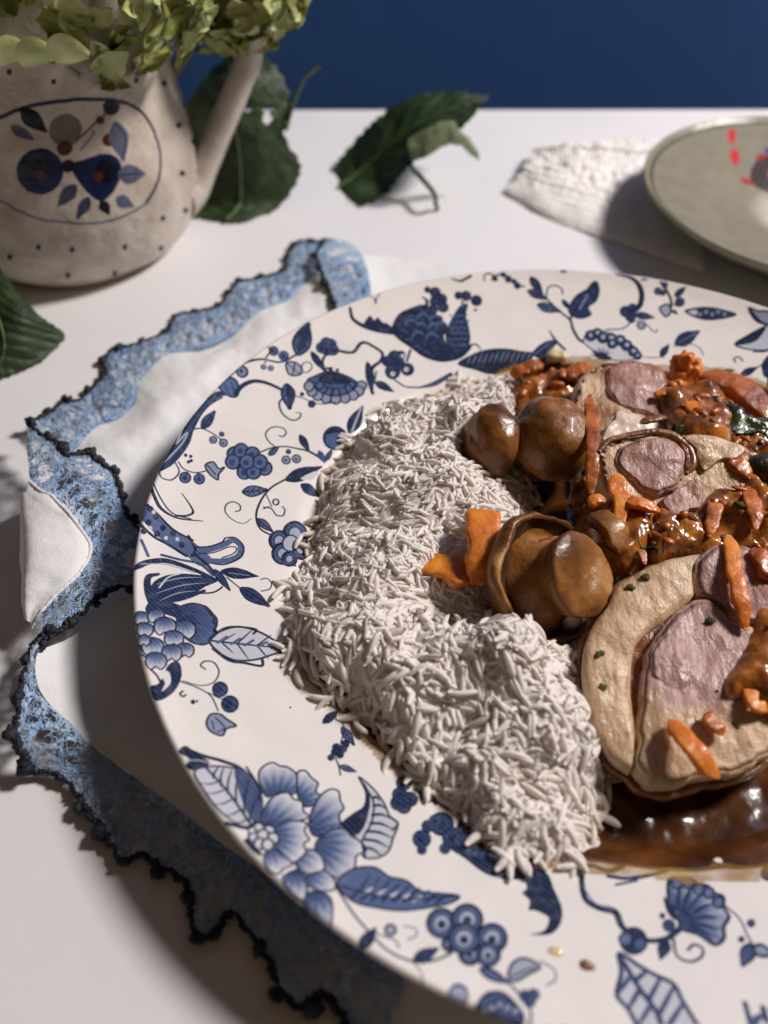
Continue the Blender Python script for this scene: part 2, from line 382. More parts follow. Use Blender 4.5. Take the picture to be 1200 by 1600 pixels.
S([(345, 250), (372, 285), (388, 300), (380, 320), (396, 330), (385, 355), (392, 372)], 12, .98)
FL([(95, 230), (160, 225), (240, 250), (225, 300), (150, 280), (80, 275)], .8)
for c, r in (((250, 350), 52), ((60, 300), 36), ((125, 290), 38), ((165, 335), 50), ((75, 350), 38), ((60, 440), 40), ((205, 390), 44), ((110, 425), 50), ((255, 442), 40), ((195, 455), 46), ((125, 490), 48), ((70, 400), 30)):
    P = [(c[0]-r*.8, c[1]-r*.5), (c[0], c[1]-r*.75), (c[0]+r*.85, c[1]-r*.4), (c[0]+r*.95, c[1]+r*.35), (c[0]+r*.45, c[1]+r*.85), (c[0], c[1]+r*.6), (c[0]-r*.5, c[1]+r*.85), (c[0]-r*.95, c[1]+r*.3)]
    FL(P, .8, .02, base=(c[0]-.2*r, c[1]-r*.9), outline=8, streak=.12)
LE((363, 402), (718, 440), 150, .12, ol=11, vein=8)
for q in range(5): S([(400+q*60, 412+q*6), (440+q*60, 385+q*8)], 12, .5)
S([(365, 400), (420, 352), (480, 340), (570, 352), (560, 372)], 11, .95); S([(380, 440), (450, 490), (520, 502), (595, 515), (600, 488)], 14, .9)
FL([(180, 510), (228, 500), (238, 570), (195, 640), (125, 672), (98, 610), (140, 590)], .88); FL([(140, 545), (180, 540), (190, 590), (150, 630), (165, 590)], .04); S([(100, 530), (130, 560), (150, 600)], 10, .95)
S([(235, 585), (310, 612), (370, 650), (402, 715)], 7, .9); S([(245, 582), (320, 602), (380, 590), (406, 545), (385, 502), (345, 494), (324, 512), (345, 530)], 8, .85, t0=.6)
BE((411, 620), 32, .7, ol=9); BE((455, 686), 36, .7, ol=9); S([(360, 635), (400, 655), (440, 670)], 6); S([(245, 628), (232, 640), (245, 652), (258, 645)], 9, .95); DI((290, 676), 11, .9); DI((308, 672), 6, .8)
FL([(350, 772), (368, 732), (410, 730), (440, 752), (482, 782), (440, 795), (420, 826), (370, 808)], .3, outline=10); S([(390, 745), (430, 790), (400, 810)], 7); S([(375, 760), (385, 800)], 6)
DI((725, 701), 5, .8)
LE((868, 772), (945, 712), 40, .9); LE((955, 790), (1010, 870), 36, .45, ol=8, vein=5); S([(930, 745), (965, 790), (950, 860)], 7)
for c in ((930, 880), (960, 885), (945, 910), (925, 900), (970, 865)): DI(c, 20, .92)
DI((905, 925), 16, .95); S([(925, 925), (940, 960), (948, 1002)], 8); LE((945, 962), (1018, 988), 26, .6, ol=6); LE((960, 760), (1015, 742), 26, .9)

# lower-left rim: the big peony
K.frame(260, 1130, 2.4)
FL([(45, 108), (72, 84), (115, 115), (165, 150), (105, 178), (70, 160), (85, 135)], .95); S([(70, 95), (140, 122), (210, 142), (270, 165), (320, 210), (352, 262)], 15, .95)
S([(75, 140), (130, 140), (190, 160)], 5, .2)
FL([(105, 182), (165, 162), (235, 165), (295, 182), (335, 235), (360, 290), (345, 365), (310, 392), (255, 372), (190, 318), (140, 250)], .12, outline=8)
FL([(255, 175), (300, 185), (345, 245), (362, 300), (340, 380), (300, 330), (270, 250)], .55); 
S([(150, 168), (235, 262), (325, 392)], 10, .95)
for a, b in (((175, 205), (200, 160)), ((205, 235), (215, 165)), ((230, 262), (245, 175)), ((262, 300), (272, 180)), ((290, 340), (310, 210)), ((310, 370), (345, 270))): S([a, ((a[0]+b[0])/2-6, (a[1]+b[1])/2), b], 8, .9, t1=.5)
for a, b in (((190, 220), (130, 225)), ((215, 250), (150, 262)), ((245, 285), (185, 305)), ((275, 325), (225, 345)), ((300, 360), (260, 372))): S([a, ((a[0]+b[0])/2, (a[1]+b[1])/2+6), b], 7, .75, t1=.5)
S([(300, 165), (345, 235), (350, 290)], 9, .95)
petals = [
 ([(350, 222), (348, 182), (370, 158), (400, 148), (425, 160), (455, 165), (488, 192), (498, 235), (470, 268), (415, 262), (375, 275)], (420, 300)),
 ([(490, 232), (492, 185), (520, 178), (545, 205), (568, 225), (560, 255), (580, 275), (562, 302), (520, 312), (495, 280)], (470, 310)),
 ([(545, 330), (575, 275), (612, 248), (645, 255), (652, 290), (665, 318), (648, 345), (652, 385), (610, 420), (555, 422), (535, 385)], (500, 420)),
 ([(560, 450), (615, 402), (670, 398), (695, 425), (725, 440), (742, 478), (712, 500), (705, 545), (672, 582), (618, 570), (568, 520)], (530, 450)),
 ([(520, 640), (575, 632), (615, 655), (622, 710), (610, 770), (560, 750), (520, 700)], (540, 600)),
 ([(438, 575), (498, 548), (528, 595), (515, 662), (478, 645), (448, 612)], (480, 530)),
 ([(528, 575), (588, 552), (628, 585), (630, 622), (585, 628), (535, 612)], (490, 550)),
 ([(488, 492), (538, 472), (580, 498), (592, 545), (560, 560), (520, 562), (485, 532)], (430, 470)),
 ([(355, 375), (368, 318), (402, 275), (452, 260), (478, 285), (508, 295), (515, 330), (535, 350), (500, 365), (430, 378), (395, 400)], (365, 410)),
 ([(395, 402), (448, 368), (522, 372), (518, 405), (535, 435), (515, 452), (522, 485), (475, 522), (430, 492), (405, 445)], (365, 420)),
 ([(365, 500), (395, 468), (432, 488), (472, 528), (440, 545), (420, 565), (382, 552)], (370, 440)),
]
for P, b in petals: FL(P, .95, .0, base=b, outline=8, oc=.9, streak=.16)
for c in ((345, 395), (330, 425), (385, 405), (362, 420), (400, 432), (350, 452), (380, 455)): DI(c, 22, .1, ol=9, oc=.9)
DI((320, 400), 14, .05, ol=7); S([(225, 375), (300, 392), (335, 372)], 16, .95); S([(300, 440), (325, 470), (350, 490)], 18, .9)
FL([(722, 202), (775, 245), (815, 298), (838, 350), (868, 378), (850, 430), (832, 480), (790, 505), (738, 502), (748, 468), (705, 425), (658, 382), (700, 342), (742, 312), (748, 258)], .12, outline=8)
FL([(722, 205), (748, 258), (742, 312), (700, 342), (660, 382), (705, 420), (735, 400), (755, 350), (765, 290), (752, 240)], .97)
S([(730, 220), (775, 290), (770, 370), (735, 440), (745, 500)], 8, .95)
for a, b in (((775, 280), (800, 290)), ((778, 310), (822, 320)), ((772, 345), (838, 355)), ((765, 375), (845, 395)), ((752, 405), (846, 430)), ((742, 435), (832, 465)), ((740, 465), (805, 495))): S([a, ((a[0]+b[0])/2, (a[1]+b[1])/2-8), b], 12, .85, t1=.4)
S([(835, 348), (868, 376), (848, 400)], 10, .9)
FL([(638, 602), (695, 548), (780, 540), (835, 575), (900, 590), (958, 630), (1095, 646), (1060, 676), (980, 692), (880, 702), (780, 690), (700, 668)], .42, outline=8)
for q in range(9): S([(690+q*40, 660+q*2), (730+q*40, 620+q*3), (760+q*38, 572+q*9)], 10, .85, t1=.5)
for q in range(5): S([(740+q*46, 640+q*8), (775+q*46, 615+q*8)], 12, .12, t0=.4, t1=.4)
S([(640, 605), (760, 640), (900, 660), (1090, 648)], 8, .9)
S([(640, 620), (700, 712), (760, 782), (830, 852), (920, 892), (1000, 890), (1070, 862)], 9, .9); LE((728, 845), (785, 768), 46, .8, ol=6)
DI((840, 775), 20, .25, ol=9); S([(775, 785), (820, 800), (860, 815), (872, 842)], 6); S([(890, 760), (930, 768), (938, 795), (905, 812)], 5, .6)
LE((928, 892), (1018, 845), 44, .6, ol=8, vein=5); S([(930, 900), (955, 935), (962, 975)], 5, .7); DI((1095, 1012), 34, .3, ol=6, oc=.6)
for c in ((890, 225), (875, 268), (915, 285), (890, 312), (868, 300)): BE(c, 26, .75)

# lower rim
K.frame(600, 1180, 2.0)
S([(95, 108), (140, 132), (200, 150), (250, 165)], 30, .85, t0=.4); 
for q in range(7): S([(105+q*20, 112+q*9), (120+q*20, 140+q*7)], 8, .98)
for c, r in (((180, 215), 34), ((137, 222), 18), ((118, 262), 26), ((215, 258), 30), ((262, 232), 32), ((190, 292), 16), ((118, 296), 14), ((240, 270), 24), ((160, 205), 18)): BE(c, r, .68)
FL([(205, 285), (255, 325), (320, 372), (390, 388), (450, 385), (520, 350), (560, 300), (480, 280), (400, 300), (320, 290), (290, 180), (262, 190), (285, 260)], .95)
for q in range(11): DI((265+q*22, 300+q*6-(q > 6)*(q-6)*12), 12, .6, ol=4)
FL([(440, 372), (505, 365), (532, 420), (557, 480), (550, 530), (518, 560), (455, 560), (500, 548), (515, 510), (488, 492), (470, 485), (452, 482), (455, 455), (432, 430), (446, 415)], .97)
for c, r in (((180, 525), 44), ((260, 513), 46), ((338, 572), 44), ((325, 622), 36), ((268, 622), 32), ((205, 590), 22), ((250, 573), 46)): DI(c, r, .42, ol=10); DI(c, r*.62, .22, ol=6, oc=.7); DI((c[0], c[1]+4), r*.3, .85)
FL([(388, 692), (402, 650), (440, 634), (488, 660), (455, 682), (410, 706)], .22, outline=8); S([(400, 690), (470, 660)], 5); S([(485, 642), (530, 668), (536, 700), (510, 718)], 5, .5)
LE((300, 668), (390, 712), 30, .45, ol=7); S([(385, 705), (425, 750), (458, 800), (455, 840)], 7, .85); 
for c in ((440, 752), (468, 748), (455, 770)): BE(c, 17, .5)
FL([(288, 795), (318, 748), (368, 742), (412, 778), (436, 822), (405, 845), (300, 842)], .55, outline=9)
for q in range(5): DI((315+q*24, 780+abs(q-2)*10), 15, .3, ol=6)
DI((232, 750), 30, .25, ol=6, oc=.6)
S([(622, 340), (618, 400), (632, 452), (672, 476), (722, 490), (742, 532), (775, 562), (835, 580), (895, 570)], 22, .95, t0=.7, t1=.6); S([(628, 420), (660, 462), (715, 482)], 5, .35)
S([(610, 352), (650, 345), (700, 362), (745, 348)], 15, .95); S([(700, 378), (760, 385), (830, 375), (880, 362)], 12, .85); S([(725, 405), (790, 392)], 8, .6)
DI((780, 580), 40, .85, ol=8); DI((755, 575), 20, .4, ol=6); DI((800, 590), 20, .5, ol=6); LE((885, 575), (862, 642), 44, .95); S([(890, 570), (935, 535)], 16, .97)
FL([(890, 392), (925, 385), (960, 386), (985, 405), (1012, 408), (1030, 430), (1060, 442), (1062, 475), (1078, 505), (1062, 535), (1062, 572), (1032, 592), (982, 560), (925, 540), (932, 500), (893, 462)], .75, .12, base=(925, 520), outline=10, streak=.25)
for a in (-95, -75, -55, -35, -15, 5, 20): S([(925, 525), (925+75*math.cos(math.radians(a)), 525+80*math.sin(math.radians(a))), (925+115*math.cos(math.radians(a+6)), 525+125*math.sin(math.radians(a+6)))], 12, .8, t1=.4)
for c in ((915, 400), (950, 400), (985, 420), (1015, 430), (1045, 460)): DI(c, 17, .4, ol=7)
FL([(875, 440), (905, 480), (930, 520), (900, 510), (880, 480)], .95); DI((870, 502), 10, .9); BE((890, 532), 18, .6)
S([(905, 575), (915, 625), (955, 645), (992, 630), (995, 603), (968, 592), (950, 608)], 8, .8)
S([(1065, 470), (1110, 510), (1135, 560), (1152, 592)], 6, .8); DI((1147, 525), 14, .85); DI((1117, 575), 11, .85); LE((1150, 590), (1120, 658), 44, .6, ol=8); LE((1155, 600), (1215, 625), 36, .3, ol=9); DI((1200, 370), 24, .9)
FL([(735, 620), (800, 660), (850, 688), (905, 715), (932, 765), (972, 832), (1000, 880), (830, 880), (762, 792), (728, 748), (742, 680)], .12, outline=13, oc=.75)
S([(740, 635), (800, 730), (850, 800), (880, 880)], 16, .75)
for a, b in (((770, 690), (735, 740)), ((800, 730), (765, 790)), ((835, 780), (800, 835)), ((790, 700), (820, 675)), ((830, 760), (862, 700)), ((860, 810), (905, 725)), ((880, 860), (935, 775))): S([a, b], 13, .65, t1=.7)
S([(1128, 775), (1138, 810), (1145, 845)], 14, .7); S([(1185, 790), (1195, 830)], 16, .8); LE((1140, 850), (1190, 800), 30, .5)

# far rim: pomegranate and horn
K.frame(520, 410, 3.529)
S([(95, 252), (112, 312), (170, 350), (250, 375), (335, 388)], 28, .97, t0=.6, t1=1.1); FL([(175, 345), (195, 300), (212, 296), (228, 318), (248, 302), (275, 330), (300, 335), (335, 372), (260, 372)], .9)
FL([(328, 345), (365, 282), (440, 246), (505, 232), (530, 280), (600, 296), (608, 350), (618, 430), (662, 468), (745, 458), (765, 470), (705, 530), (600, 550), (500, 522), (430, 472), (358, 422), (328, 382)], .95)
for c in ((495, 312), (565, 322), (485, 365), (556, 368), (470, 412), (545, 422), (430, 345), (600, 360)): DI((c[0], c[1]-4), 34, .48); DI((c[0]+4, c[1]+10), 32, .9)
for c in ((405, 310), (440, 290), (390, 370), (420, 420), (470, 460), (520, 490)): S([(c[0]-20, c[1]+6), c, (c[0]+14, c[1]+16)], 7, .5)
S([(515, 250), (518, 210), (492, 190)], 18, .95, t1=.4)
for c, r in (((522, 150), 16), ((565, 166), 28), ((600, 202), 28), ((608, 246), 28), ((560, 215), 24), ((550, 260), 26)): BE(c, r, .72)
FL([(700, 240), (745, 228), (735, 290), (752, 360), (758, 430), (735, 485), (650, 472), (622, 430), (628, 370), (660, 300)], .88)
for q in range(6):
    for r in range(3): S([(645+r*34+q % 2*12, 290+q*32), (662+r*34+q % 2*12, 300+q*32), (678+r*30+q % 2*12, 288+q*32)], 8, .5)
BE((693, 182), 20, .75); BE((735, 185), 26, .75); BE((792, 210), 28, .75); DI((786, 262), 9, .7); S([(712, 215), (722, 245)], 14, .5)
S([(745, 460), (790, 452), (818, 482)], 12, .95, t1=.5)
FL([(688, 562), (760, 510), (850, 480), (950, 474), (1050, 490), (1112, 500), (1070, 560), (960, 600), (880, 620), (800, 600)], .95)
for q in range(12): S([(740+q*30, 560-q*2), (765+q*30, 510-min(q, 6)*3)], 6, .35, t0=.5, t1=.5)
FL([(1100, 502), (1145, 452), (1200, 428), (1240, 440), (1200, 490), (1180, 532), (1166, 582), (1148, 540)], .85)
FL([(1125, 490), (1185, 445), (1180, 500), (1160, 540)], .6)
for c, r in (((340, 520), 34), ((300, 545), 28), ((330, 602), 40), ((412, 590), 34), ((375, 512), 24), ((360, 560), 36)): DI(c, r, .85, ol=7, oc=1)
for c, r in (((385, 515), 12), ((405, 590), 14), ((330, 615), 14)): DI(c, r, .15)
S([(408, 545), (428, 482)], 14, .95); LE((188, 545), (222, 728), 44, .92); LE((228, 660), (335, 715), 40, .85); S([(240, 600), (230, 660)], 10)
S([(330, 640), (400, 685), (480, 692)], 11, .9); S([(480, 692), (560, 670), (650, 620)], 26, .62, t0=.4)
S([(205, 190), (228, 198), (236, 225), (242, 195), (268, 165)], 9, .9, t0=.4, t1=.4); S([(655, 90), (705, 102), (760, 75)], 15, .9, t0=.4)
S([(838, 100), (835, 75), (860, 60), (885, 75), (875, 98)], 8, .85); S([(880, 78), (940, 65), (985, 95), (1020, 130), (1055, 132)], 10)
for c, r in (((895, 90), 15), ((940, 68), 16), ((968, 92), 20), ((1000, 105), 16), ((1018, 128), 20)): DI(c, r, .8)

K.frame(820, 410, 3.158)
S([(75, 150), (110, 180), (170, 240), (222, 282), (238, 330), (268, 380), (305, 398)], 13, .95, t0=.5, t1=1.4)
LE((28, 72), (88, 155), 40, .8, ol=6); LE((15, 138), (112, 182), 38, .6, ol=7, vein=5); LE((62, 208), (178, 242), 46, .45, ol=7, vein=5); S([(105, 172), (115, 125), (150, 114), (182, 130), (186, 155)], 8, .85)
FL([(222, 252), (222, 212), (260, 160), (308, 132), (328, 105), (355, 95), (366, 140), (350, 190), (312, 220), (325, 258), (270, 276)], .72, outline=8); S([(230, 255), (290, 180), (350, 105)], 8, 1); S([(270, 230), (310, 160)], 10, .35); LE((183, 182), (228, 238), 28, .97); S([(225, 285), (232, 255)], 12)
FL([(290, 392), (308, 350), (350, 332), (400, 342), (452, 362), (502, 388), (545, 420), (575, 462), (520, 482), (450, 485), (380, 472), (330, 430)], .1, outline=7)
for c, r in (((325, 362), 26), ((358, 350), 24), ((385, 372), 26), ((425, 375), 26), ((430, 402), 22), ((470, 385), 26), ((502, 410), 26), ((535, 440), 24), ((555, 462), 18)): DI(c, r, .7, ol=8); DI((c[0]+3, c[1]-4), r*.4, .2)
for a in (-165, -145, -125, -100, -75, -50, -30): S([(375, 470), (375+55*math.cos(math.radians(a)), 470+50*math.sin(math.radians(a)))], 11, .85, t1=.4)
FL([(340, 440), (380, 450), (430, 470), (400, 485), (360, 475)], .9)
S([(450, 58), (520, 75), (562, 110), (577, 160), (570, 205), (550, 232)], 26, .9, t0=.35)
for c, r in (((497, 242), 26), ((532, 228), 24), ((522, 268), 24), ((510, 250), 14)): BE(c, r, .72)
LE((545, 258), (638, 272), 34, .75, ol=6); S([(530, 285), (485, 325), (400, 332)], 8); DI((575, 310), 20, .3, ol=7); S([(590, 295), (620, 325), (642, 345), (655, 330)], 6, .8); S([(520, 300), (560, 285)], 6)
S([(672, 98), (700, 140), (722, 190), (716, 245)], 13); BE((657, 142), 18, .5); BE((690, 112), 15, .6); BE((680, 150), 14, .6); FL([(665, 225), (705, 205), (722, 240), (695, 268)], .25, outline=9); LE((738, 170), (798, 118), 34, .8); BE((765, 195), 22, .6); S([(725, 200), (750, 215)], 8); LE((725, 235), (758, 255), 20, .8)
FL([(792, 240), (840, 226), (900, 222), (960, 230), (1042, 256), (980, 275), (900, 282), (840, 268)], .75, outline=8); FL([(805, 242), (850, 235), (845, 260)], .15)
for q in range(5): DI((865+q*30, 250+(-1)**q*6), 13, .35, ol=5)
LE((742, 405), (862, 338), 64, .85, ol=6); S([(760, 395), (850, 345)], 6, .4); S([(735, 415), (800, 400), (860, 420), (882, 458)], 5, .7); LE((668, 465), (714, 402), 38, .9); S([(560, 462), (620, 470), (690, 468)], 5, .8)
FL([(1105, 225), (1150, 240), (1205, 245), (1215, 300), (1165, 300), (1130, 275)], .3, outline=10); S([(1110, 235), (1160, 290), (1200, 310)], 14, .9)
FL([(1038, 406), (1100, 360), (1180, 318), (1215, 316), (1215, 420), (1130, 432)], .15, outline=9); FL([(1038, 406), (1100, 360), (1190, 318), (1150, 380), (1100, 402)], .92)
S([(1130, 440), (1180, 440), (1215, 430)], 9); S([(1040, 492), (1032, 475), (1055, 466), (1075, 485)], 8, .8); LE((1062, 558), (1155, 514), 38, .85); LE((965, 545), (1040, 530), 30, .85); S([(1150, 515), (1180, 500)], 7)
FL([(1168, 505), (1205, 455), (1240, 480), (1230, 640), (1190, 635), (1196, 575), (1178, 560)], .93)
S([(120, 335), (150, 382), (196, 430)], 15, .85, t0=.4); FL([(38, 452), (80, 402), (138, 388), (112, 450), (96, 518), (70, 480)], .85); S([(55, 450), (125, 395)], 6, .4)
LE((172, 45), (212, 45), 14, .7); LE((570, 85), (612, 84), 12, .7)

# uneven ink: engraved hatching and slight starving inside the filled areas
_g = np.arange(NPX); _X, _Y = np.meshgrid(_g*1.0, _g*1.0); _n = vnoise(np.stack([_X, _Y, _X*0], -1), .011, 5)
_ht = np.clip(.5+.5*np.sin((_X*.62+_Y*.78)*.62+_n*9), 0, 1)**2*.06+np.clip(vnoise(np.stack([_X, _Y, _X*0], -1), .09, 8), 0, 1)*.07
_dk = np.clip((.30-K.rgb[..., 0])/.30, 0, 1); K.rgb += ((_RC[0]-K.rgb)*(_ht*_dk)[..., None]*np.array([.7, .8, 1.0])).astype(np.float32)
# the print runs on round the rim where the photograph is cut off
_X, _Y = np.meshgrid((_g+.5)/NPX*2*HALF-HALF, (_g+.5)/NPX*2*HALF-HALF); _r = np.hypot(_X, _Y)
_pp = project(np.stack([_X+PC[0], _Y+PC[1], plate_z(_r)], -1))
_out = ((_pp[..., 0] > 1203) | (_pp[..., 1] > 1603)) & (_r > .088)
_src = K.rgb[::-1, ::-1].copy(); K.rgb[_out] = _src[_out]
del _X, _Y, _r, _pp, _out, _src

t = NT('printed_glaze'); tx = t.new('ShaderNodeTexImage'); tx.image = K.image('transfer_print'); uvn = t.new('ShaderNodeUVMap'); t.link(uvn.outputs[0], tx.inputs[0])
tone = t.ramp(t.noise(90, 4), [(.3, (.93, .93, .93)), (.7, (1, 1, 1))]); t.base(t.mix(1.0, tx.outputs['Color'], tone, 'MULTIPLY'))
t.set(Roughness=.13, Coat_Weight=.2, Coat_Roughness=.05); t.bump([t.noise(70, 3)], [.00012]); m_plate = t.m
pp = np.concatenate([catmull(PROF[:NTOP], 60), PROF[NTOP:]]); pp[0, 0] = pp[-1, 0] = 1e-5
Vp, Fp = lathe(pp, PC, 192)
plate = tag(obj('dinner_plate', Vp, Fp, m_plate), 'large cream dinner plate printed with blue flowers, carrying rice and meat', 'plate')
set_uv(plate, (Vp[:, :2]-PC+HALF)/(2*HALF))
# ------------------------------------------------------------------ food materials
def rice_mat(name):
    t = NT(name); g = t.new('ShaderNodeNewGeometry'); sx = t.new('ShaderNodeSeparateXYZ'); t.link(g.outputs['Position'], sx.inputs[0])
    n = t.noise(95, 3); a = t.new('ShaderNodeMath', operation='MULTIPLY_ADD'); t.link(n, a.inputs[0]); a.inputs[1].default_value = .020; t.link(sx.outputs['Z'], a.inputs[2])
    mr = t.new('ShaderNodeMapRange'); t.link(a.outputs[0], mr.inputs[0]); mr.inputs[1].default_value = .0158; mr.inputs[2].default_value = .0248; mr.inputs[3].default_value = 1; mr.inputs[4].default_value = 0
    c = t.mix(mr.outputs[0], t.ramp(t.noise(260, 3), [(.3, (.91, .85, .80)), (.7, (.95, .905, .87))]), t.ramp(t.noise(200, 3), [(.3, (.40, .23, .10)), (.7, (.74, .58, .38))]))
    t.base(c).set(Roughness=.42); t.b.inputs['Specular IOR Level'].default_value = .35
    t.bump([t.noise(1500, 2)], [.00005])
    tr = t.new('ShaderNodeBsdfTranslucent'); t.link(c, tr.inputs[0]); mx = t.new('ShaderNodeMixShader'); mx.inputs[0].default_value = .26
    t.link(t.b.outputs[0], mx.inputs[1]); t.link(tr.outputs[0], mx.inputs[2]); t.link(mx.outputs[0], t.n['Material Output'].inputs[0]); return t.m
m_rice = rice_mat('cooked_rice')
m_sauce = pm('brown_gravy', [(.25, (.022, .007, .003)), (.5, (.065, .022, .007)), (.75, (.16, .058, .014))], 90, rough=.17, bumps=((120, .00022), (420, .00004)), spec=.45)
m_vegsauce = pm('vegetable_gravy', [(.25, (.075, .022, .006)), (.42, (.19, .060, .012)), (.56, (.36, .115, .018)), (.66, (.50, .18, .030)), (.80, (.52, .30, .14))], 170, rough=.10, bumps=((240, .0006), (700, .0002)), coat=.7, r2=.22, detail=6)
m_carrot = pm('cooked_carrot', [(.25, (.36, .085, .008)), (.45, (.60, .165, .012)), (.72, (.80, .29, .030))], 150, rough=.3, bumps=((600, .0003), (220, .0004)), sss=.35, sssr=(.004, .0013, .0004), coat=.2, r2=.5)
m_carrot2 = pm('gravy_soaked_carrot', [(.28, (.12, .030, .006)), (.48, (.34, .085, .009)), (.72, (.58, .17, .020))], 150, rough=.28, bumps=((600, .0003), (220, .0005)), sss=.3, sssr=(.004, .0013, .0004), coat=.25, r2=.5)
m_mush = pm('braised_mushroom', [(.28, (.055, .018, .005)), (.43, (.16, .058, .013)), (.57, (.28, .115, .028)), (.74, (.50, .27, .10))], 70, rough=.22, bumps=((260, .0004), (900, .00018)), sss=.25, sssr=(.003, .0015, .0006), coat=.08, r2=.52, detail=7, spec=.4)
m_mush_in = pm('mushroom_gills', [(.3, (.03, .012, .005)), (.7, (.08, .034, .013))], 200, spec=.15, rough=.7, bumps=((500, .0005, (1, 1, .2)),))
def meat_mat(name, stops, stain_lo, stain_hi, centre=None, rad=.02, inner=None, brown=(.20, .075, .022)):
    """roast meat: fibre-noise colour, optional differently coloured heart, gravy stains with a shape of their own"""
    t = NT(name); f = t.noise(120, 6, .65, stretch=(1, .5, 1)); c = t.ramp(f, stops)
    if centre is not None:
        g = t.new('ShaderNodeNewGeometry'); d = t.new('ShaderNodeVectorMath', operation='DISTANCE'); t.link(g.outputs['Position'], d.inputs[0]); d.inputs[1].default_value = tuple(centre)
        ad = t.new('ShaderNodeMath', operation='MULTIPLY_ADD'); t.link(t.noise(150, 4), ad.inputs[0]); ad.inputs[1].default_value = .010; t.link(d.outputs['Value'], ad.inputs[2])
        mr = t.new('ShaderNodeMapRange'); t.link(ad.outputs[0], mr.inputs[0]); mr.inputs[1].default_value = rad; mr.inputs[2].default_value = rad+.007; mr.inputs[3].default_value = 1; mr.inputs[4].default_value = 0
        c = t.mix(mr.outputs[0], c, t.ramp(f, inner))
    st = t.ramp(t.noise(70, 5, .6, dist=.6), [(stain_lo, (0, 0, 0)), (stain_hi, (1, 1, 1))]); c = t.mix(st, c, brown)
    fine = t.ramp(t.noise(700, 3, stretch=(1, .3, 1)), [(.30, (.62, .55, .50)), (.48, (1, 1, 1))]); c = t.mix(.8, c, fine, 'MULTIPLY'); t.base(c)
    rg_ = t.ramp(t.noise(150, 3), [(.4, (.50,)*3), (.68, (.20,)*3)]); t.link(rg_, t.b.inputs['Roughness'])
    t.bump([t.noise(480, 4, stretch=(1, .35, 1)), t.noise(1500, 3), t.noise(160, 4)], [.00058, .00018, .00055])
    t.b.inputs['Subsurface Weight'].default_value = .15; t.b.inputs['Subsurface Radius'].default_value = (.003, .0015, .001); t.b.inputs['Subsurface Scale'].default_value = 1
    return t.m
_pale = [(.22, (.42, .245, .12)), (.5, (.60, .41, .255)), (.78, (.70, .54, .39))]; _mauve = [(.22, (.30, .155, .135)), (.5, (.43, .25, .225)), (.8, (.55, .36, .32))]
m_meat = meat_mat('pale_roast_pork', _pale, .58, .76, brown=(.30, .125, .04))
m_meat_in = meat_mat('mauve_roast_pork', _mauve, .57, .76, brown=(.30, .11, .035))
m_meat_in2 = meat_mat('gravy_wet_mauve_pork', _mauve, .46, .66, brown=(.30, .10, .03))
m_meat_st = meat_mat('gravy_covered_pork', _pale, .36, .58, brown=(.26, .085, .02))
m_fat = pm('white_pork_fat', [(.3, (.62, .47, .37)), (.7, (.74, .62, .53))], 120, rough=.3, bumps=((300, .0004),), sss=.3)
m_crust = pm('browned_meat_edge', [(.25, (.10, .035, .014)), (.55, (.24, .095, .035)), (.8, (.42, .23, .11))], 150, rough=.25, bumps=((350, .0006), (1000, .0002)), coat=.3)
m_green = pm('cooked_green_leaf', [(.3, (.012, .020, .006)), (.6, (.045, .060, .014)), (.85, (.12, .13, .03))], 260, rough=.18, bumps=((420, .0008),), coat=.4)
m_dark = pm('dark_peppercorn', [(.3, (.008, .009, .006)), (.7, (.03, .03, .015))], 300, rough=.3, bumps=((500, .0005),))
m_herb = pm('chopped_herb', [(.3, (.03, .032, .008)), (.7, (.09, .085, .02))], 400, rough=.75, spec=.2)
m_onion = pm('pale_onion', [(.3, (.62, .47, .24)), (.7, (.75, .62, .38))], 200, rough=.2, sss=.3, coat=.3)

# ------------------------------------------------------------------ gravy pool in the well
def poly_field(poly, step):
    """grid points inside a ground-plan polygon, with distance to its edge"""
    poly = np.asarray(poly)[:, :2]; x = np.arange(poly[:, 0].min(), poly[:, 0].max()+step, step); y = np.arange(poly[:, 1].min(), poly[:, 1].max()+step, step)
    X, Y = np.meshgrid(x, y); ins = np.zeros(X.shape, bool); D = np.full(X.shape, 9.0); n = len(poly)
    for i in range(n):
        a = poly[i]; b = poly[(i+1) % n]; d = b-a
        if a[1] != b[1]: ins ^= ((a[1] > Y) != (b[1] > Y)) & (X < d[0]*(Y-a[1])/(b[1]-a[1])+a[0])
        u = np.clip(((X-a[0])*d[0]+(Y-a[1])*d[1])/(d @ d+1e-15), 0, 1); D = np.minimum(D, np.hypot(X-a[0]-u*d[0], Y-a[1]-u*d[1]))
    return X, Y, ins, np.where(ins, D, -D)
def poly_dist(poly, X, Y):
    ins = np.zeros(X.shape, bool); D = np.full(X.shape, 9.0); poly = np.asarray(poly)[:, :2]; n = len(poly)
    for i in range(n):
        a = poly[i]; b = poly[(i+1) % n]; d = b-a
        if a[1] != b[1]: ins ^= ((a[1] > Y) != (b[1] > Y)) & (X < d[0]*(Y-a[1])/(b[1]-a[1])+a[0])
        u = np.clip(((X-a[0])*d[0]+(Y-a[1])*d[1])/(d @ d+1e-15), 0, 1); D = np.minimum(D, np.hypot(X-a[0]-u*d[0], Y-a[1]-u*d[1]))
    return np.where(ins, D, -D)
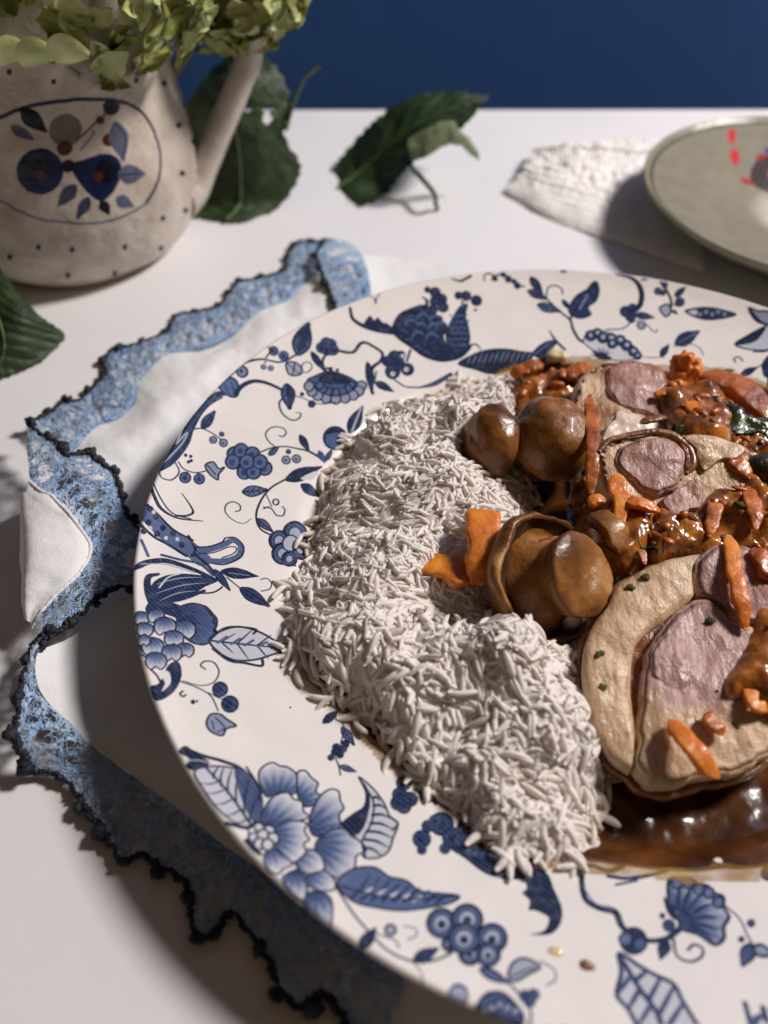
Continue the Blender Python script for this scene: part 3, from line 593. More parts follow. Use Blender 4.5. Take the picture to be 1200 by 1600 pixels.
def field_mesh(X, Y, Z, keep):
    ny, nx = X.shape; V = np.stack([X, Y, Z], -1).reshape(-1, 3)
    k = keep[:-1, :-1] & keep[1:, :-1] & keep[:-1, 1:] & keep[1:, 1:]; J, I = np.nonzero(k); a = J*nx+I
    F = np.stack([a, a+1, a+nx+1, a+nx], 1); used = np.unique(F); mp = np.zeros(len(V), int); mp[used] = np.arange(len(used))
    return V[used], mp[F]
def pz(X, Y): return plate_z(np.hypot(X-PC[0], Y-PC[1]))
pool_px = [(475, 1030), (535, 1118), (598, 1192), (680, 1246), (760, 1300), (830, 1350), (890, 1356), (950, 1362), (1030, 1372), (1110, 1374), (1200, 1366), (1290, 1335), (1380, 1250), (1400, 950), (1330, 700), (1180, 590), (1000, 570), (860, 560), (760, 600), (700, 700), (560, 900)]
pool = catmull(on_plate(np.array(pool_px)), 160, True)
_pad = pool+(pool-pool.mean(0))*.10; X, Y, ins, D = poly_field(_pad, .0009); D = poly_dist(pool, X, Y)
P3 = np.stack([X, Y, X*0], -1)
Z = np.maximum(pz(X, Y), .0102)-.0006+np.clip(D/.003, -.3, 1)*.0009+np.clip(D/.012, 0, 1)*(.0008*fbm(P3, 90, 3, 2)+.00018*fbm(P3, 330, 5, 2))
V, F = field_mesh(X, Y, Z, D > -.0012)
sauce = tag(obj('gravy', V, F, m_sauce), 'dark brown glossy gravy pooled in the well of the flowered plate', 'sauce')

t = NT('thin_gravy_film'); t.base(t.ramp(t.noise(120, 4), [(.3, (.30, .14, .02)), (.7, (.50, .30, .06))])).set(Roughness=.12)
al = t.ramp(t.noise(160, 4), [(.35, (.25,)*3), (.65, (.62,)*3)]); t.link(al, t.b.inputs['Alpha'])
V, F = field_mesh(X, Y, pz(X, Y)+.00025, (D > -.0010+.0009*fbm(P3, 130, 8, 3)) & (D < .004)); obj('oily_edge', V, F, t.m, sauce)

# ------------------------------------------------------------------ rice mound
hill = [  # base pixel, height above the plate, radius
 (690, 790, .019, .026), (640, 900, .017, .022), (600, 800, .012, .018), (720, 680, .018, .020), (775, 640, .017, .014), (660, 660, .013, .016),
 (760, 850, .020, .018), (560, 1000, .016, .018), (680, 1055, .020, .024), (780, 1055, .021, .022), (830, 1140, .016, .018),
 (750, 1180, .012, .020), (850, 1245, .0045, .013), (560, 930, .012, .016), (520, 1010, .010, .012), (880, 1190, .007, .012), (800, 1000, .016, .014), (650, 1140, .009, .014), (540, 760, .008, .014), (620, 690, .011, .016)]
foot_px = [(800, 600), (730, 600), (650, 628), (590, 655), (548, 690), (515, 740), (497, 800), (478, 860), (452, 920), (446, 990), (470, 1048), (515, 1100), (570, 1135), (605, 1180), (655, 1228), (720, 1275), (765, 1330), (815, 1345), (870, 1350), (905, 1330), (940, 1270), (955, 1215), (935, 1120), (920, 1060), (890, 1000), (850, 960), (820, 880), (830, 800), (830, 740), (800, 700)]
foot = catmull(on_plate(np.array(foot_px)), 150, True)
HC = [(on_plate(np.array([h[0], h[1]+40.0])), h[2], h[3]) for h in hill]
def rice_h(X, Y):
    s = 0
    for c, h, r in HC: s = s+(h*np.exp(-((X-c[0])**2+(Y-c[1])**2)/(r*r)*1.3))**3
    return s**(1/3)
X, Y, ins, D = poly_field(foot, .0011)
P3 = np.stack([X, Y, X*0], -1)
edge = np.clip(D/.010, 0, 1); edge = edge*(2-edge)
HZ = (rice_h(X, Y)*.86+.0030+.0030*fbm(P3, 62, 9, 4)+.0008*np.abs(fbm(P3, 170, 4, 2)))*edge
MUSH = [(onz(np.array([856., 682.]), .0270), .0135), (onz(np.array([770., 690.]), .0275), .0108), (onz(np.array([858., 905.]), .0270), .0192)]
Zr = np.maximum(pz(X, Y), .0098)+HZ
for c_, r_ in MUSH: q_ = r_*r_-(X-c_[0])**2-(Y-c_[1])**2; Zr = np.where(q_ > 0, np.minimum(Zr, np.maximum(c_[2]-np.sqrt(np.maximum(q_, 0))-.002, .0105)), Zr)
rice = thing('rice_mound', 'heap of white long-grain rice beside the meat on the flowered plate', 'rice', (*on_plate(np.array([680., 1000.]))[:2], .0062))
V, F = field_mesh(X, Y, Zr-.0001+.0006*fbm(P3, 420, 2, 2), D > .0026)
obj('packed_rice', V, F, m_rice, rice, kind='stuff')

def grain_mesh(L, r, bend, twist, seed):
    n = 8; u = np.linspace(-1, 1, n); P = np.stack([u*L/2, bend*(1-u*u)*L, twist*np.sin(u*2)*L*.1], 1)
    rad = r*np.array([.42, .80, .96, 1, 1, .94, .78, .40]); return tube(P, rad, 7, .82)
GR = [grain_mesh(random.uniform(.0060, .0086), random.uniform(.00082, .00104), random.uniform(-.12, .14), random.uniform(-1, 1), k) for k in range(10)]
# sample surface points
sx0, sx1, sy0, sy1 = X.min(), X.max(), Y.min(), Y.max()
def field_at(A, x, y):
    i = np.clip(((y-sy0)/.0011).astype(int), 0, A.shape[0]-2); j = np.clip(((x-sx0)/.0011).astype(int), 0, A.shape[1]-2); return A[i, j]
gy, gx = np.gradient(Zr, .0011)
pts = []
while len(pts) < 5200:
    x = RNG.uniform(sx0, sx1, 4000); y = RNG.uniform(sy0, sy1, 4000); d = field_at(D, x, y); ok = d > .0006
    for a, b in zip(x[ok], y[ok]): pts.append((a, b))
pts = np.array(pts[:5200])
tops = []; rest = []
for k, (x, y) in enumerate(pts):
    z = float(field_at(Zr, np.array([x]), np.array([y]))[0]); d = float(field_at(D, np.array([x]), np.array([y]))[0])
    nx_, ny_ = float(field_at(gx, np.array([x]), np.array([y]))[0]), float(field_at(gy, np.array([x]), np.array([y]))[0])
    nrm = Vector((-nx_, -ny_, 1)).normalized(); layer = random.random()
    a = math.atan2(-ny_, -nx_)+1.3*vnoise(np.array([[x, y, 0.0]]), 60, 6)[0]+random.gauss(0, .55); tg = Vector((math.cos(a), math.sin(a), 0)); tg = (tg-nrm*tg.dot(nrm)).normalized()
    tilt = random.gauss(0, .15); 
    if random.random() < .05: tilt += random.choice((-1, 1))*.5
    ax = (tg*math.cos(tilt)+nrm*math.sin(tilt)).normalized(); sd = nrm.cross(ax).normalized(); up = ax.cross(sd)
    off = -.0007+layer*.0013+abs(math.sin(tilt))*.0006
    R3 = Matrix((ax, sd, up)).transposed(); pos = Vector((x, y, z))+nrm*off
    roll = random.uniform(0, 6.28); R3 = R3 @ Matrix.Rotation(roll, 3, 'X')
    s = random.uniform(.70, 1.08)*float(np.interp(y-PC[1], [-.07, -.03, .04], [1.12, .95, .80]))
    if any((pos-Vector(c_)).length < r_+.001 for c_, r_ in MUSH): continue
    (tops if layer > .80 else rest).append((R3, pos, s, k % 10))
# a few loose grains that slid into the gravy at the front
for (p, q) in [((755, 1305), (850, 1288)), ((850, 1290), (893, 1350)), ((905, 1290), (893, 1340)), ((905, 1150), (950, 1195)), ((890, 1120), (905, 1180)), ((880, 1245), (940, 1250)), ((930, 1060), (890, 1030)), ((885, 1090), (915, 1120)), ((820, 1230), (880, 1215)), ((770, 1290), (790, 1240)), ((830, 1330), (885, 1335))]:
    A, B = on_plate(np.array([p, q], float)); A[2] = max(A[2], .0105)+.0012; B[2] = max(B[2], .0105)+.0016; ax = Vector(B-A); L = ax.length; ax.normalize()
    sd = Vector((0, 0, 1)).cross(ax).normalized(); tops.append((Matrix((ax, sd, ax.cross(sd))).transposed(), Vector((A+B)/2), min(1.75, max(1.05, L/.0072)), random.randrange(10)))
for q in range(170):           # grains strewn round the foot of the heap
    i = random.randrange(len(foot)); f0 = foot[i]; cdir = f0-foot.mean(0); cdir /= np.linalg.norm(cdir); e_ = f0+cdir*random.uniform(-.004, .0022); e_[2] = max(float(pz(e_[0], e_[1])), .0098)+.0009+random.uniform(0, .0012)
    a = random.uniform(0, 6.28); ax = Vector((math.cos(a), math.sin(a), random.gauss(0, .12))).normalized(); sd = Vector((0, 0, 1)).cross(ax).normalized(); tops.append((Matrix((ax, sd, ax.cross(sd))).transposed(), Vector(e_), random.uniform(.8, 1.1), random.randrange(10)))
random.shuffle(tops); keep_n = 300
tops.sort(key=lambda q: -((q[1]-Vector((PC[0]-.03, PC[1]-.02, 0))).length < .09))
rest += tops[keep_n:]; tops = tops[:keep_n]
GM = [make_mesh('rice_grain', v, f, m_rice) for v, f in GR]
ro = Vector(rice['_o'])
for R3, pos, s, k in tops:
    o = bpy.data.objects.new('rice_grain', GM[k]); COL.objects.link(o); o.parent = rice
    o.matrix_local = Matrix.Translation(pos-ro) @ R3.to_4x4() @ Matrix.Scale(s, 4)
parts = []
for R3, pos, s, k in rest:
    parts.append((np.asarray(GR[k][0])*s @ np.array(R3).T+np.array(pos), GR[k][1]))
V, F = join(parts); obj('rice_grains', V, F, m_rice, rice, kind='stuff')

# ------------------------------------------------------------------ sliced pork
def shape_on(plane, pts, n=48): return resample(onplane(np.asarray(pts, float), *plane), n, True)
def pad(plane, pts, thick, lift=0.0, rnd=.0022, noise=.0007, nsc=160, seed=0, n=72, rings=12, dome=.0):
    """solid piece of meat: outline on a plane, rounded edge, uneven top, flat underside"""
    o, nv = np.asarray(plane[0]), np.asarray(plane[1]); B = shape_on(plane, pts, n); c = B.mean(0); rows = []
    B = B+(fbm(B, 300, seed+5, 2)*.0007)[:, None]*((B-c)/np.linalg.norm(B-c, axis=1)[:, None])
    prof = [(.0, 1)]+[(k/rings, 1) for k in range(1, rings)]
    rows.append((c+(B-c)*.02, lift+dome)); 
    for k in range(1, rings): rows.append((c+(B-c)*(k/rings), lift+dome*(1-(k/rings)**2)))
    Rm = np.linalg.norm(B-c, axis=1).mean()
    for a in (0, 25, 50, 75, 90):
        a = math.radians(a); rows.append((c+(B-c)*(1-rnd/Rm*(1-math.sin(a))), lift-rnd*(1-math.cos(a))))
    rows.append((c+(B-c)*1.0, lift-thick*.6)); rows.append((c+(B-c)*.97, lift-thick)); rows.append((c+(B-c)*.02, lift-thick))
    V = np.concatenate([r+nv*h for r, h in rows]); nz = fbm(V, nsc, seed, 4)*noise
    w_ = np.concatenate([np.full(n, 1.0 if i < len(rows)-3 else .6) for i in range(len(rows))]); V = V+nv*(nz*w_)[:, None]
    return V, gridfaces(len(rows), n, cv=True)
def unit(v): v = np.asarray(v, float); return v/np.linalg.norm(v)
Z4 = lambda pts: zc(pts, 740, 760, 2.609)
ZB = lambda pts: zc(pts, 950, 540, 4.8)
Z3 = lambda pts: zc(pts, 700, 540, 2.4)
# front slice
plA = (onz(np.array([1050., 1060.]), .0265), unit((-.05, -.20, 1)))
sA = thing('pork_slice', 'large pale pork slice resting over the gravy, with a mauve centre and dark seam', 'meat slice', onz(np.array([1050., 1160.]), .012), 'slices of rolled roast pork')
outA = Z4([(920, 275), (800, 298), (720, 330), (640, 370), (580, 420), (540, 500), (490, 560), (455, 640), (445, 740), (450, 850), (470, 950), (520, 1050), (570, 1120), (640, 1165), (690, 1212), (780, 1238), (880, 1215), (940, 1190), (1010, 1190), (1100, 1160), (1200, 1105), (1330, 980), (1390, 750), (1330, 480), (1200, 290), (1050, 238)])
outer = Z4([(925, 278), (800, 300), (720, 332), (640, 372), (580, 422), (540, 500), (492, 560), (457, 640), (447, 740), (452, 850), (472, 950), (522, 1050), (572, 1118), (640, 1160), (652, 1080), (655, 1000), (645, 900), (638, 800), (645, 700), (662, 642), (712, 585), (775, 545), (860, 475), (895, 440), (880, 340)])
def band(plane, pts, nsplit, lift, thick, rnd, seed, n=60, rows=9):
    a = resample(onplane(pts[:nsplit], *plane), n); b = resample(onplane(pts[nsplit:][::-1], *plane), n); nv = np.asarray(plane[1]); G = []
    for k in range(rows):
        u = k/(rows-1); h = lift-rnd*abs(2*u-1)**5; G.append(a*(1-u)+b*u+nv*h)
    V = np.concatenate([a[None]+nv*(lift-thick), np.stack(G), b[None]+nv*(lift-thick)]).reshape(-1, 3)
    V = V+nv*(fbm(V, 170, seed)*.0007)[:, None]; r = rows+2
    return V, gridfaces(r, n, cv=False)
m_meat_mix = meat_mat('pork_with_mauve_heart', _pale, .62, .80, centre=onplane(Z4(np.array([870., 660.])), *plA), rad=.0185, inner=_mauve)
obj('slice_body', *pad(plA, outA, .0080, -.0026, seed=1, n=110, rings=16), m_crust, sA)
obj('outer_muscle', *band(plA, outer, 14, .0012, .006, .0010, 4), m_meat, sA)
inn = obj('inner_muscle', *pad(plA, Z4([(768, 572), (870, 480), (905, 460), (960, 463), (1010, 510), (1080, 560), (1200, 600), (1350, 680), (1380, 800), (1330, 975), (1200, 1100), (1100, 1157), (1010, 1188), (940, 1188), (880, 1212), (780, 1235), (692, 1210), (655, 1150), (664, 1050), (676, 900), (688, 770), (716, 660)]), .007, .0010, seed=7, dome=.0004, rnd=.0014, n=110, rings=18, noise=.0006), m_meat_mix, sA)
obj('core_muscle', *pad(plA, Z4([(742, 640), (790, 592), (850, 640), (886, 740), (868, 850), (800, 862), (735, 800), (715, 710)]), .005, .0013, seed=8, dome=.0005, rings=8, rnd=.0010), m_meat_in, inn)
obj('end_muscle', *pad(plA, Z4([(925, 283), (990, 243), (1100, 245), (1220, 300), (1330, 480), (1370, 650), (1200, 580), (1080, 540), (1015, 490), (960, 452), (910, 440), (892, 350)]), .006, .0008, seed=9, dome=.0006, rnd=.0014), m_meat_in, sA)
# dark browned rim of the slice
rimA = resample(onplane(outA, *plA), 160, True)+plA[1]*-.0058; rr = .0013+.0006*fbm(rimA, 200, 4, 2)
obj('browned_edge', *tube(np.concatenate([rimA, rimA[:1]]), np.append(rr, rr[0]), 7, 2.2), m_crust, sA)
# middle slice
plB = (onz(np.array([1060., 770.]), .0335), unit((-.02, -.36, 1)))
sB = thing('pork_slice', 'pork slice lying half under carrots behind the large slice, round mauve muscle showing', 'meat slice', onz(np.array([1060., 860.]), .012), 'slices of rolled roast pork')
outB = ZB([(-90, 760), (20, 700), (200, 662), (350, 640), (520, 660), (700, 655), (1000, 725), (1120, 800), (1180, 960), (1100, 1200), (900, 1400), (600, 1450), (300, 1400), (50, 1200), (-60, 980)])
obj('slice_body', *pad(plB, outB, .011, -.0004, seed=21, n=110, rings=14, rnd=.0028), m_meat, sB)
obj('round_muscle', *pad(plB, ZB([(60, 800), (180, 720), (330, 690), (470, 715), (545, 800), (572, 900), (540, 1010), (470, 1090), (370, 1145), (280, 1100), (180, 1020), (80, 920)]), .006, .0007, seed=22, dome=.0008, rnd=.0010), m_meat_in, sB)
obj('side_muscle', *pad(plB, ZB([(535, 690), (700, 668), (900, 710), (1050, 780), (980, 860), (860, 870), (760, 930), (700, 955), (660, 880), (635, 780)]), 0.006, .0008, seed=23, dome=.0006, rnd=.0012), m_meat, sB)
obj('lower_muscle', *pad(plB, ZB([(385, 1165), (480, 1100), (570, 1040), (660, 1000), (725, 1080), (700, 1200), (600, 1260), (520, 1330), (430, 1260)]), .006, .0006, seed=24, dome=.0006, rnd=.001), m_meat_in, sB)
rb = resample(onplane(ZB([(-70, 800), (0, 715), (100, 685), (200, 664), (350, 645), (480, 665), (560, 720), (625, 790), (640, 900), (590, 960)]), *plB), 60)+plB[1]*.0002
obj('browned_edge', *tube(rb, np.interp(np.linspace(0, 1, 60), [0, .3, .7, .9, 1], [.0008, .0010, .0011, .0012, .0006]), 8, .6), m_crust, sB)
obj('dark_seam', *pad(plB, ZB([(530, 715), (585, 745), (630, 800), (648, 880), (625, 940), (585, 950), (578, 880), (560, 800)]), .004, .0009, seed=26, dome=.0002, rnd=.0008, n=40, rings=6), m_crust, sB)
# back slice
plC = (onz(np.array([1000., 630.]), .0275), unit((0, -.22, 1)))
sC = thing('pork_slice', 'gravy-covered pork slice with a white fat strip, lying against the far rim print', 'meat slice', onz(np.array([1000., 690.]), .011), 'slices of rolled roast pork')
obj('slice_body', *pad(plC, ZB([(-230, 250), (-120, 140), (60, 110), (240, 105), (400, 150), (520, 300), (600, 480), (560, 640), (350, 760), (50, 800), (-180, 700), (-280, 480)]), .011, -.0004, seed=31, n=90, rnd=.0026), m_meat_st, sC)
obj('pink_muscle', *pad(plC, ZB([(-20, 170), (120, 118), (260, 118), (390, 165), (430, 280), (500, 440), (520, 540), (430, 590), (330, 540), (180, 500), (60, 440), (-10, 320)]), .006, .0006, seed=32, dome=.0008, rnd=.001), m_meat_in2, sC)
obj('fat_strip', *pad(plC, ZB([(60, 475), (180, 510), (350, 550), (440, 600), (350, 640), (200, 665), (60, 710), (-70, 730), (-40, 640), (20, 560)]), .005, .0006, seed=33, dome=.0005, rnd=.001), m_fat, sC)

# ------------------------------------------------------------------ thick vegetable gravy lying over and between the slices
veg_px = [(790, 600), (860, 575), (960, 575), (1060, 590), (1110, 585), (1160, 605), (1210, 650), (1300, 760), (1320, 900), (1230, 900), (1190, 870), (1120, 860), (1060, 870), (1000, 880), (960, 900), (900, 860), (900, 780), (880, 700), (820, 640)]
vg = catmull(np.array([onz(np.array(p, float), .017) for p in veg_px]), 140, True)
X, Y, ins, D = poly_field(vg, .0011); P3 = np.stack([X, Y, X*0], -1); e = np.clip(D/.008, 0, 1); e = e*(2-e)
Z = np.maximum(pz(X, Y), .010)+e*(.0086+.0028*fbm(P3, 100, 41, 4)+.0022*np.abs(fbm(P3, 260, 44, 3)))
VEG = [(X, Y, Z, D)]; V, F = field_mesh(X, Y, Z, D > -.001); tag(obj('vegetable_gravy', V, F, m_vegsauce), 'lumpy orange brown vegetable gravy spread between and behind the pork slices', 'sauce')
def lump_mass(name, px, zc_, h, label, seed):
    c = catmull(np.array([onz(np.array(p, float), z) for p, z in zip(px, zc_)]), 90, True); X, Y, ins, D = poly_field(c, .0009); P3 = np.stack([X, Y, X*0], -1)
    e = np.clip(D/.006, 0, 1); e = np.sqrt(np.maximum(e*(2-e), 0)); zz = np.mean([q[2] for q in c]); A = np.c_[c[:, 0], c[:, 1], np.ones(len(c))]; k = np.linalg.lstsq(A, c[:, 2], rcond=None)[0]
    Z = X*k[0]+Y*k[1]+k[2]-.004+e*(.004+h+h*.8*fbm(P3, 140, seed, 4)+h*.35*np.abs(fbm(P3, 330, seed+3, 2))); V, F = field_mesh(X, Y, Z, D > -.001); VEG.append((X, Y, Z, D))
    return tag(obj(name, V, F, m_vegsauce), label, 'sauce')
lump_mass('spooned_gravy', [(985, 830), (1010, 800), (1060, 815), (1105, 760), (1130, 725), (1170, 700), (1230, 720), (1260, 800), (1250, 870), (1200, 865), (1150, 858), (1100, 862), (1050, 872), (1010, 880)], [.026, .027, .028, .030, .031, .031, .031, .030, .030, .031, .031, .031, .030, .028], .0034, 'shiny spoonful of orange gravy heaped between large and middle pork slices', 51)
lump_mass('spooned_gravy', [(1130, 1060), (1165, 1000), (1180, 930), (1230, 900), (1290, 1000), (1270, 1110), (1215, 1120), (1180, 1090), (1140, 1090)], [.0295, .031, .032, .033, .032, .030, .029, .0295, .029], .0022, 'brown gravy smear lying on the right half of the large pork slice', 61)

lump_mass('spooned_gravy', [(1022, 610), (1062, 588), (1115, 600), (1150, 640), (1140, 690), (1095, 690), (1060, 664), (1040, 640)], [.0285, .0275, .0275, .0290, .0320, .0330, .0325, .0300], .0022, 'orange gravy heaped beside the green leaf and carrot lump', 71)
lump_mass('spooned_gravy', [(925, 800), (950, 772), (985, 775), (1030, 800), (1020, 850), (990, 880), (955, 880), (930, 850)], [.029, .0315, .0325, .0325, .031, .0295, .029, .0285], .0024, 'brown gravy with carrot sticks between the cut mushroom and the middle slice', 81)
def bits(n, size, seed, stretch=1.6):
    """small diced pieces half sunk in the vegetable gravy"""
    rg = random.Random(seed); out = []; wts = [v[3][v[3] > .002].size for v in VEG]
    while len(out) < n:
        X, Y, Z, D = VEG[rg.choices(range(len(VEG)), wts)[0]]; i = rg.randrange(X.shape[0]); j = rg.randrange(X.shape[1])
        if D[i, j] < .002: continue
        v = np.array([(x, y, z) for x in (-1, 1) for y in (-1, 1) for z in (-1, 1)], float)*size*np.array([rg.uniform(.8, stretch), rg.uniform(.6, 1), rg.uniform(.5, .9)])*rg.uniform(.6, 1.3)
        v *= 1+.25*np.array([[rg.uniform(-1, 1)] for _ in range(8)]); R3 = np.array(Matrix.Rotation(rg.uniform(0, 6.3), 3, 'Z') @ Matrix.Rotation(rg.uniform(-.6, .6), 3, 'X'))
        out.append((v @ R3.T+np.array([X[i, j], Y[i, j], Z[i, j]+size*.2]), [(0, 1, 3, 2), (4, 6, 7, 5), (0, 4, 5, 1), (2, 3, 7, 6), (0, 2, 6, 4), (1, 5, 7, 3)]))
    return join(out)
def bit_stuff(name, n, size, seed, m, label, st=1.6):
    o = tag(obj(name, *bits(n, size, seed, st), m, kind='stuff'), label, 'vegetables'); q = o.modifiers.new('round', 'SUBSURF'); q.levels = q.render_levels = 2
bit_stuff('carrot_bits', 220, .0016, 1, m_carrot2, 'small diced carrot bits sunk in the orange brown gravy', 2.4)
bit_stuff('onion_bits', 60, .0013, 2, m_crust, 'small browned onion bits sunk in the orange brown gravy')
bit_stuff('herb_bits', 45, .0010, 3, m_herb, 'tiny green herb bits in the orange brown gravy', 3)

# ------------------------------------------------------------------ carrots, mushrooms, herbs
def stick(a, b, za, zb, w, seed, mid=None, flat=.6, rough=1.0):
    """cut strip of vegetable: squarish cross-section, uneven faces, blunt torn ends"""
    A = onz(np.array(a, float), za-.0006); B = onz(np.array(b, float), zb-.0006); Md = (A+B)/2+np.array([0, 0, .0006]) if mid is None else onz(np.array(mid[:2], float), mid[2])
    n = 26; P = catmull([A, Md, B], n); d = np.linalg.norm(Md-CAM); r = .44*w/FPX*d; flat = flat*.72; u = np.linspace(0, 1, n)
    rad = r*np.minimum(1, np.minimum((u+.02)/.16, (1.02-u)/.30))**.6*(1+.06*np.sin(u*6+seed)); T, U, W = frames(P); sd = 20; an = np.linspace(0, 2*np.pi, sd, endpoint=False)
    sq = lambda q: np.sign(q)*np.abs(q)**.42
    V = P[:, None]+rad[:, None, None]*(sq(np.cos(an))[None, :, None]*U[:, None]+flat*sq(np.sin(an))[None, :, None]*W[:, None]); V = V.reshape(-1, 3)
    F = gridfaces(n, sd, cv=True)+[tuple(range(sd))[::-1], tuple((n-1)*sd+k for k in range(sd))]
    c = np.repeat(P, sd, 0); dr = V-c; dr /= np.linalg.norm(dr, axis=1)[:, None]+1e-9
    return V+dr*(fbm(V, 380, seed, 3)*np.minimum(r, .0026)*.13*rough+fbm(V, 1100, seed+2, 2)*np.minimum(r, .002)*.09*rough)[:, None]+fbm(c, 160, seed, 2)[:, None]*np.array([.6, .6, .3])*.0012, F
def carrot(a, b, za, zb, w, label, seed, mid=None, m=None, flat=.65, rough=1.0, name='carrot_shred'):
    return tag(obj(name, *stick(a, b, za, zb, w, seed, mid, flat, rough), m or m_carrot), label, 'carrot', 'shreds of cooked carrot')
carrot((921, 618), (921, 776), 0.0360, 0.0320, 25, 'long upright carrot strip between the mushroom and the middle slice', 2, (927, 700, .037), m_carrot2)
carrot((1020, 620), (1052, 611), 0.0310, 0.0320, 13, 'thin carrot sliver on the pink back slice', 3)
carrot((1073, 628), (1101, 664), 0.0330, 0.0340, 24, 'short carrot piece beside the green leaf', 4)
carrot((1095, 585), (1210, 660), .026, .027, 46, 'long flat carrot band curving round the green leaf', 5, (1158, 610, .027), m_carrot2, rough=1.8)
carrot((962, 742), (972, 822), 0.0370, 0.0340, 30, 'bright carrot stick lying over the round mauve muscle', 6)
carrot((978, 782), (1030, 800), 0.0370, 0.0360, 25, 'stubby carrot stick lying crosswise under the round mauve muscle', 7)
carrot((918, 786), (945, 783), 0.0370, 0.0370, 22, 'small carrot knob above the cut mushroom', 8, rough=1.6)
carrot((1138, 836), (1166, 985), .036, .033, 28, 'long carrot strip hanging down over the large pork slice', 9, (1153, 905, .037), m_carrot)
carrot((1176, 858), (1215, 905), .037, .036, 34, 'carrot chunk by the long strip on the large slice', 10, None, m_carrot2, rough=1.8)
carrot((1050, 1122), (1122, 1218), .0285, .0255, 34, 'shiny carrot strip lying aslant on the large slice beside the gravy pool', 11, (1088, 1178, .0300), m_carrot)
carrot((1098, 1118), (1128, 1152), .0285, .0280, 26, 'stubby brown carrot bit beside the shiny slanting strip', 12, None, m_carrot2)
carrot((1170, 1072), (1212, 1112), .0295, .0285, 24, 'curved carrot bit at the lower right of the large slice', 13, (1178, 1100, .0300))
carrot((750, 792), (744, 918), .0335, .0285, 62, 'broad carrot strip standing on the rice by the cut mushroom', 14, (756, 855, .0335), rough=1.6, flat=.5)
carrot((648, 872), (742, 908), .0255, .0285, 56, 'broad carrot piece lying on the rice slope', 15, None, rough=1.6, flat=.5)
carrot((800, 856), (896, 840), .034, .035, 17, 'lens-shaped carrot sliver lying across the cut mushroom', 16, (845, 850, .0355), m_carrot2)
carrot((1128, 702), (1176, 745), 0.0380, 0.0370, 30, 'glazed carrot lump above the spooned gravy', 17, None, m_carrot2, rough=2)
carrot((1170, 760), (1180, 830), .036, .036, 26, 'upright carrot strip in the spooned gravy', 18, None, m_carrot2)
carrot((1120, 775), (1105, 840), .034, .034, 24, 'leaning carrot strip in the spooned gravy beside the upright one', 19, None, m_carrot2, rough=1.5)
carrot((985, 835), (1010, 880), .031, .031, 18, 'thin carrot strip above the corner of the large slice', 20, None, m_carrot2)
carrot((800, 585), (850, 568), .018, .020, 26, 'carrot bit behind the whole mushroom', 21, None, m_carrot2, rough=1.8)
carrot((880, 590), (930, 575), .022, .024, 30, 'carrot bit at the top edge of the back slice', 22, None, m_carrot2, rough=1.8)
carrot((1000, 660), (1040, 655), 0.0330, 0.0330, 14, 'dark carrot sliver at the edge of the white fat strip', 23, None, m_crust)
# cooked greens
def flat_bit(path, zs, w, seed, wob=.5):
    P = catmull(np.array([onz(np.array(p, float), z) for p, z in zip(path, zs)]), 26); T, U, W = frames(P); r = .5*w/FPX*.26; G = []
    for k in range(9):
        u = (k/8-.5)*2; q = P+U*u*r*(1+.25*np.sin(np.linspace(0, 9, 26)+seed))[:, None]; q[:, 2] += .0012*np.sin(u*3+seed)-.001*u*u; G.append(q)
    G = np.stack(G, 1); V = G.reshape(-1, 3); V = V+fbm(V, 380, seed, 3)[:, None]*np.array([.0006, .0006, .0012])
    V2 = V-np.array([0, 0, .0007]); F = gridfaces(26, 9); return join([(V, F), (V2, [f[::-1] for f in F])])
tag(obj('wilted_leaf', *flat_bit([(1098, 618), (1130, 640), (1165, 655), (1215, 672)], (.029, .032, .0325, .031), 52, 3), m_green), 'dark wilted green leaf in the gravy beside the far carrot band', 'leaf')
tag(obj('wilted_leaf', *flat_bit([(985, 830), (1005, 848), (1030, 858)], (.0315, .032, .0315), 18, 5), m_green), 'small dark herb leaf glinting above the large slice corner', 'leaf')
tag(obj('wilted_leaf', *flat_bit([(1052, 668), (1070, 662), (1078, 655)], (.031, .032, .031), 20, 6), m_green), 'black green leaf scrap between the back and middle slices', 'leaf')
def blob(c, r, seed, n=14, amp=.12, seg=18):
    a = np.linspace(0, np.pi, n); P = np.stack([np.sin(a)+1e-4, np.cos(a)], 1); V, F = lathe(P, (0, 0), seg); V = V*np.asarray(r); V = V*(1+amp*fbm(V/np.mean(r), 1.6, seed, 4))[:, None]; return V+np.asarray(c), F
tag(obj('carrot_lump', *blob(onz(np.array([1068., 580.]), .0275), (.0054, .0046, .0066), 31, 40, .34, 60), m_carrot), 'thick orange carrot lump standing against the far white rim', 'carrot', 'shreds of cooked carrot')
tag(obj('peppercorn', *blob(onz(np.array([1190., 732.]), .0355), (.0047, .0047, .0042), 3), m_dark), 'round black green peppercorn in the gravy on the middle slice', 'spice')
tag(obj('onion_bit', *blob(onz(np.array([872., 556.]), .0165), (.0042, .0028, .0022), 8, amp=.25), m_onion), 'pale yellow onion bit by the rim behind the whole mushroom', 'onion')
for k, (x, y, z) in enumerate([(940, 1077, .0277), (935, 1025, .0280), (1008, 905, .0310), (1110, 973, .0300), (1150, 1134, .0268), (983, 920, .031)]):
    tag(obj('herb_fleck', *blob(onplane(np.array([x, y], float), *plA)+plA[1]*.0013, (.0012, .0010, .00035), 20+k, 8, .5), m_herb), ('green herb fleck on the outer band of the large slice nearest the rice', 'brownish herb fleck above the greener one on the outer band of the large slice', 'largest herb fleck, near the top of the large slice outer band', 'dark fleck on the mauve heart of the large slice', 'green fleck on the large slice beside the curved carrot bit', 'brown herb fleck below the largest fleck on the outer band')[k], 'herb', 'herb flecks on the large pork slice')
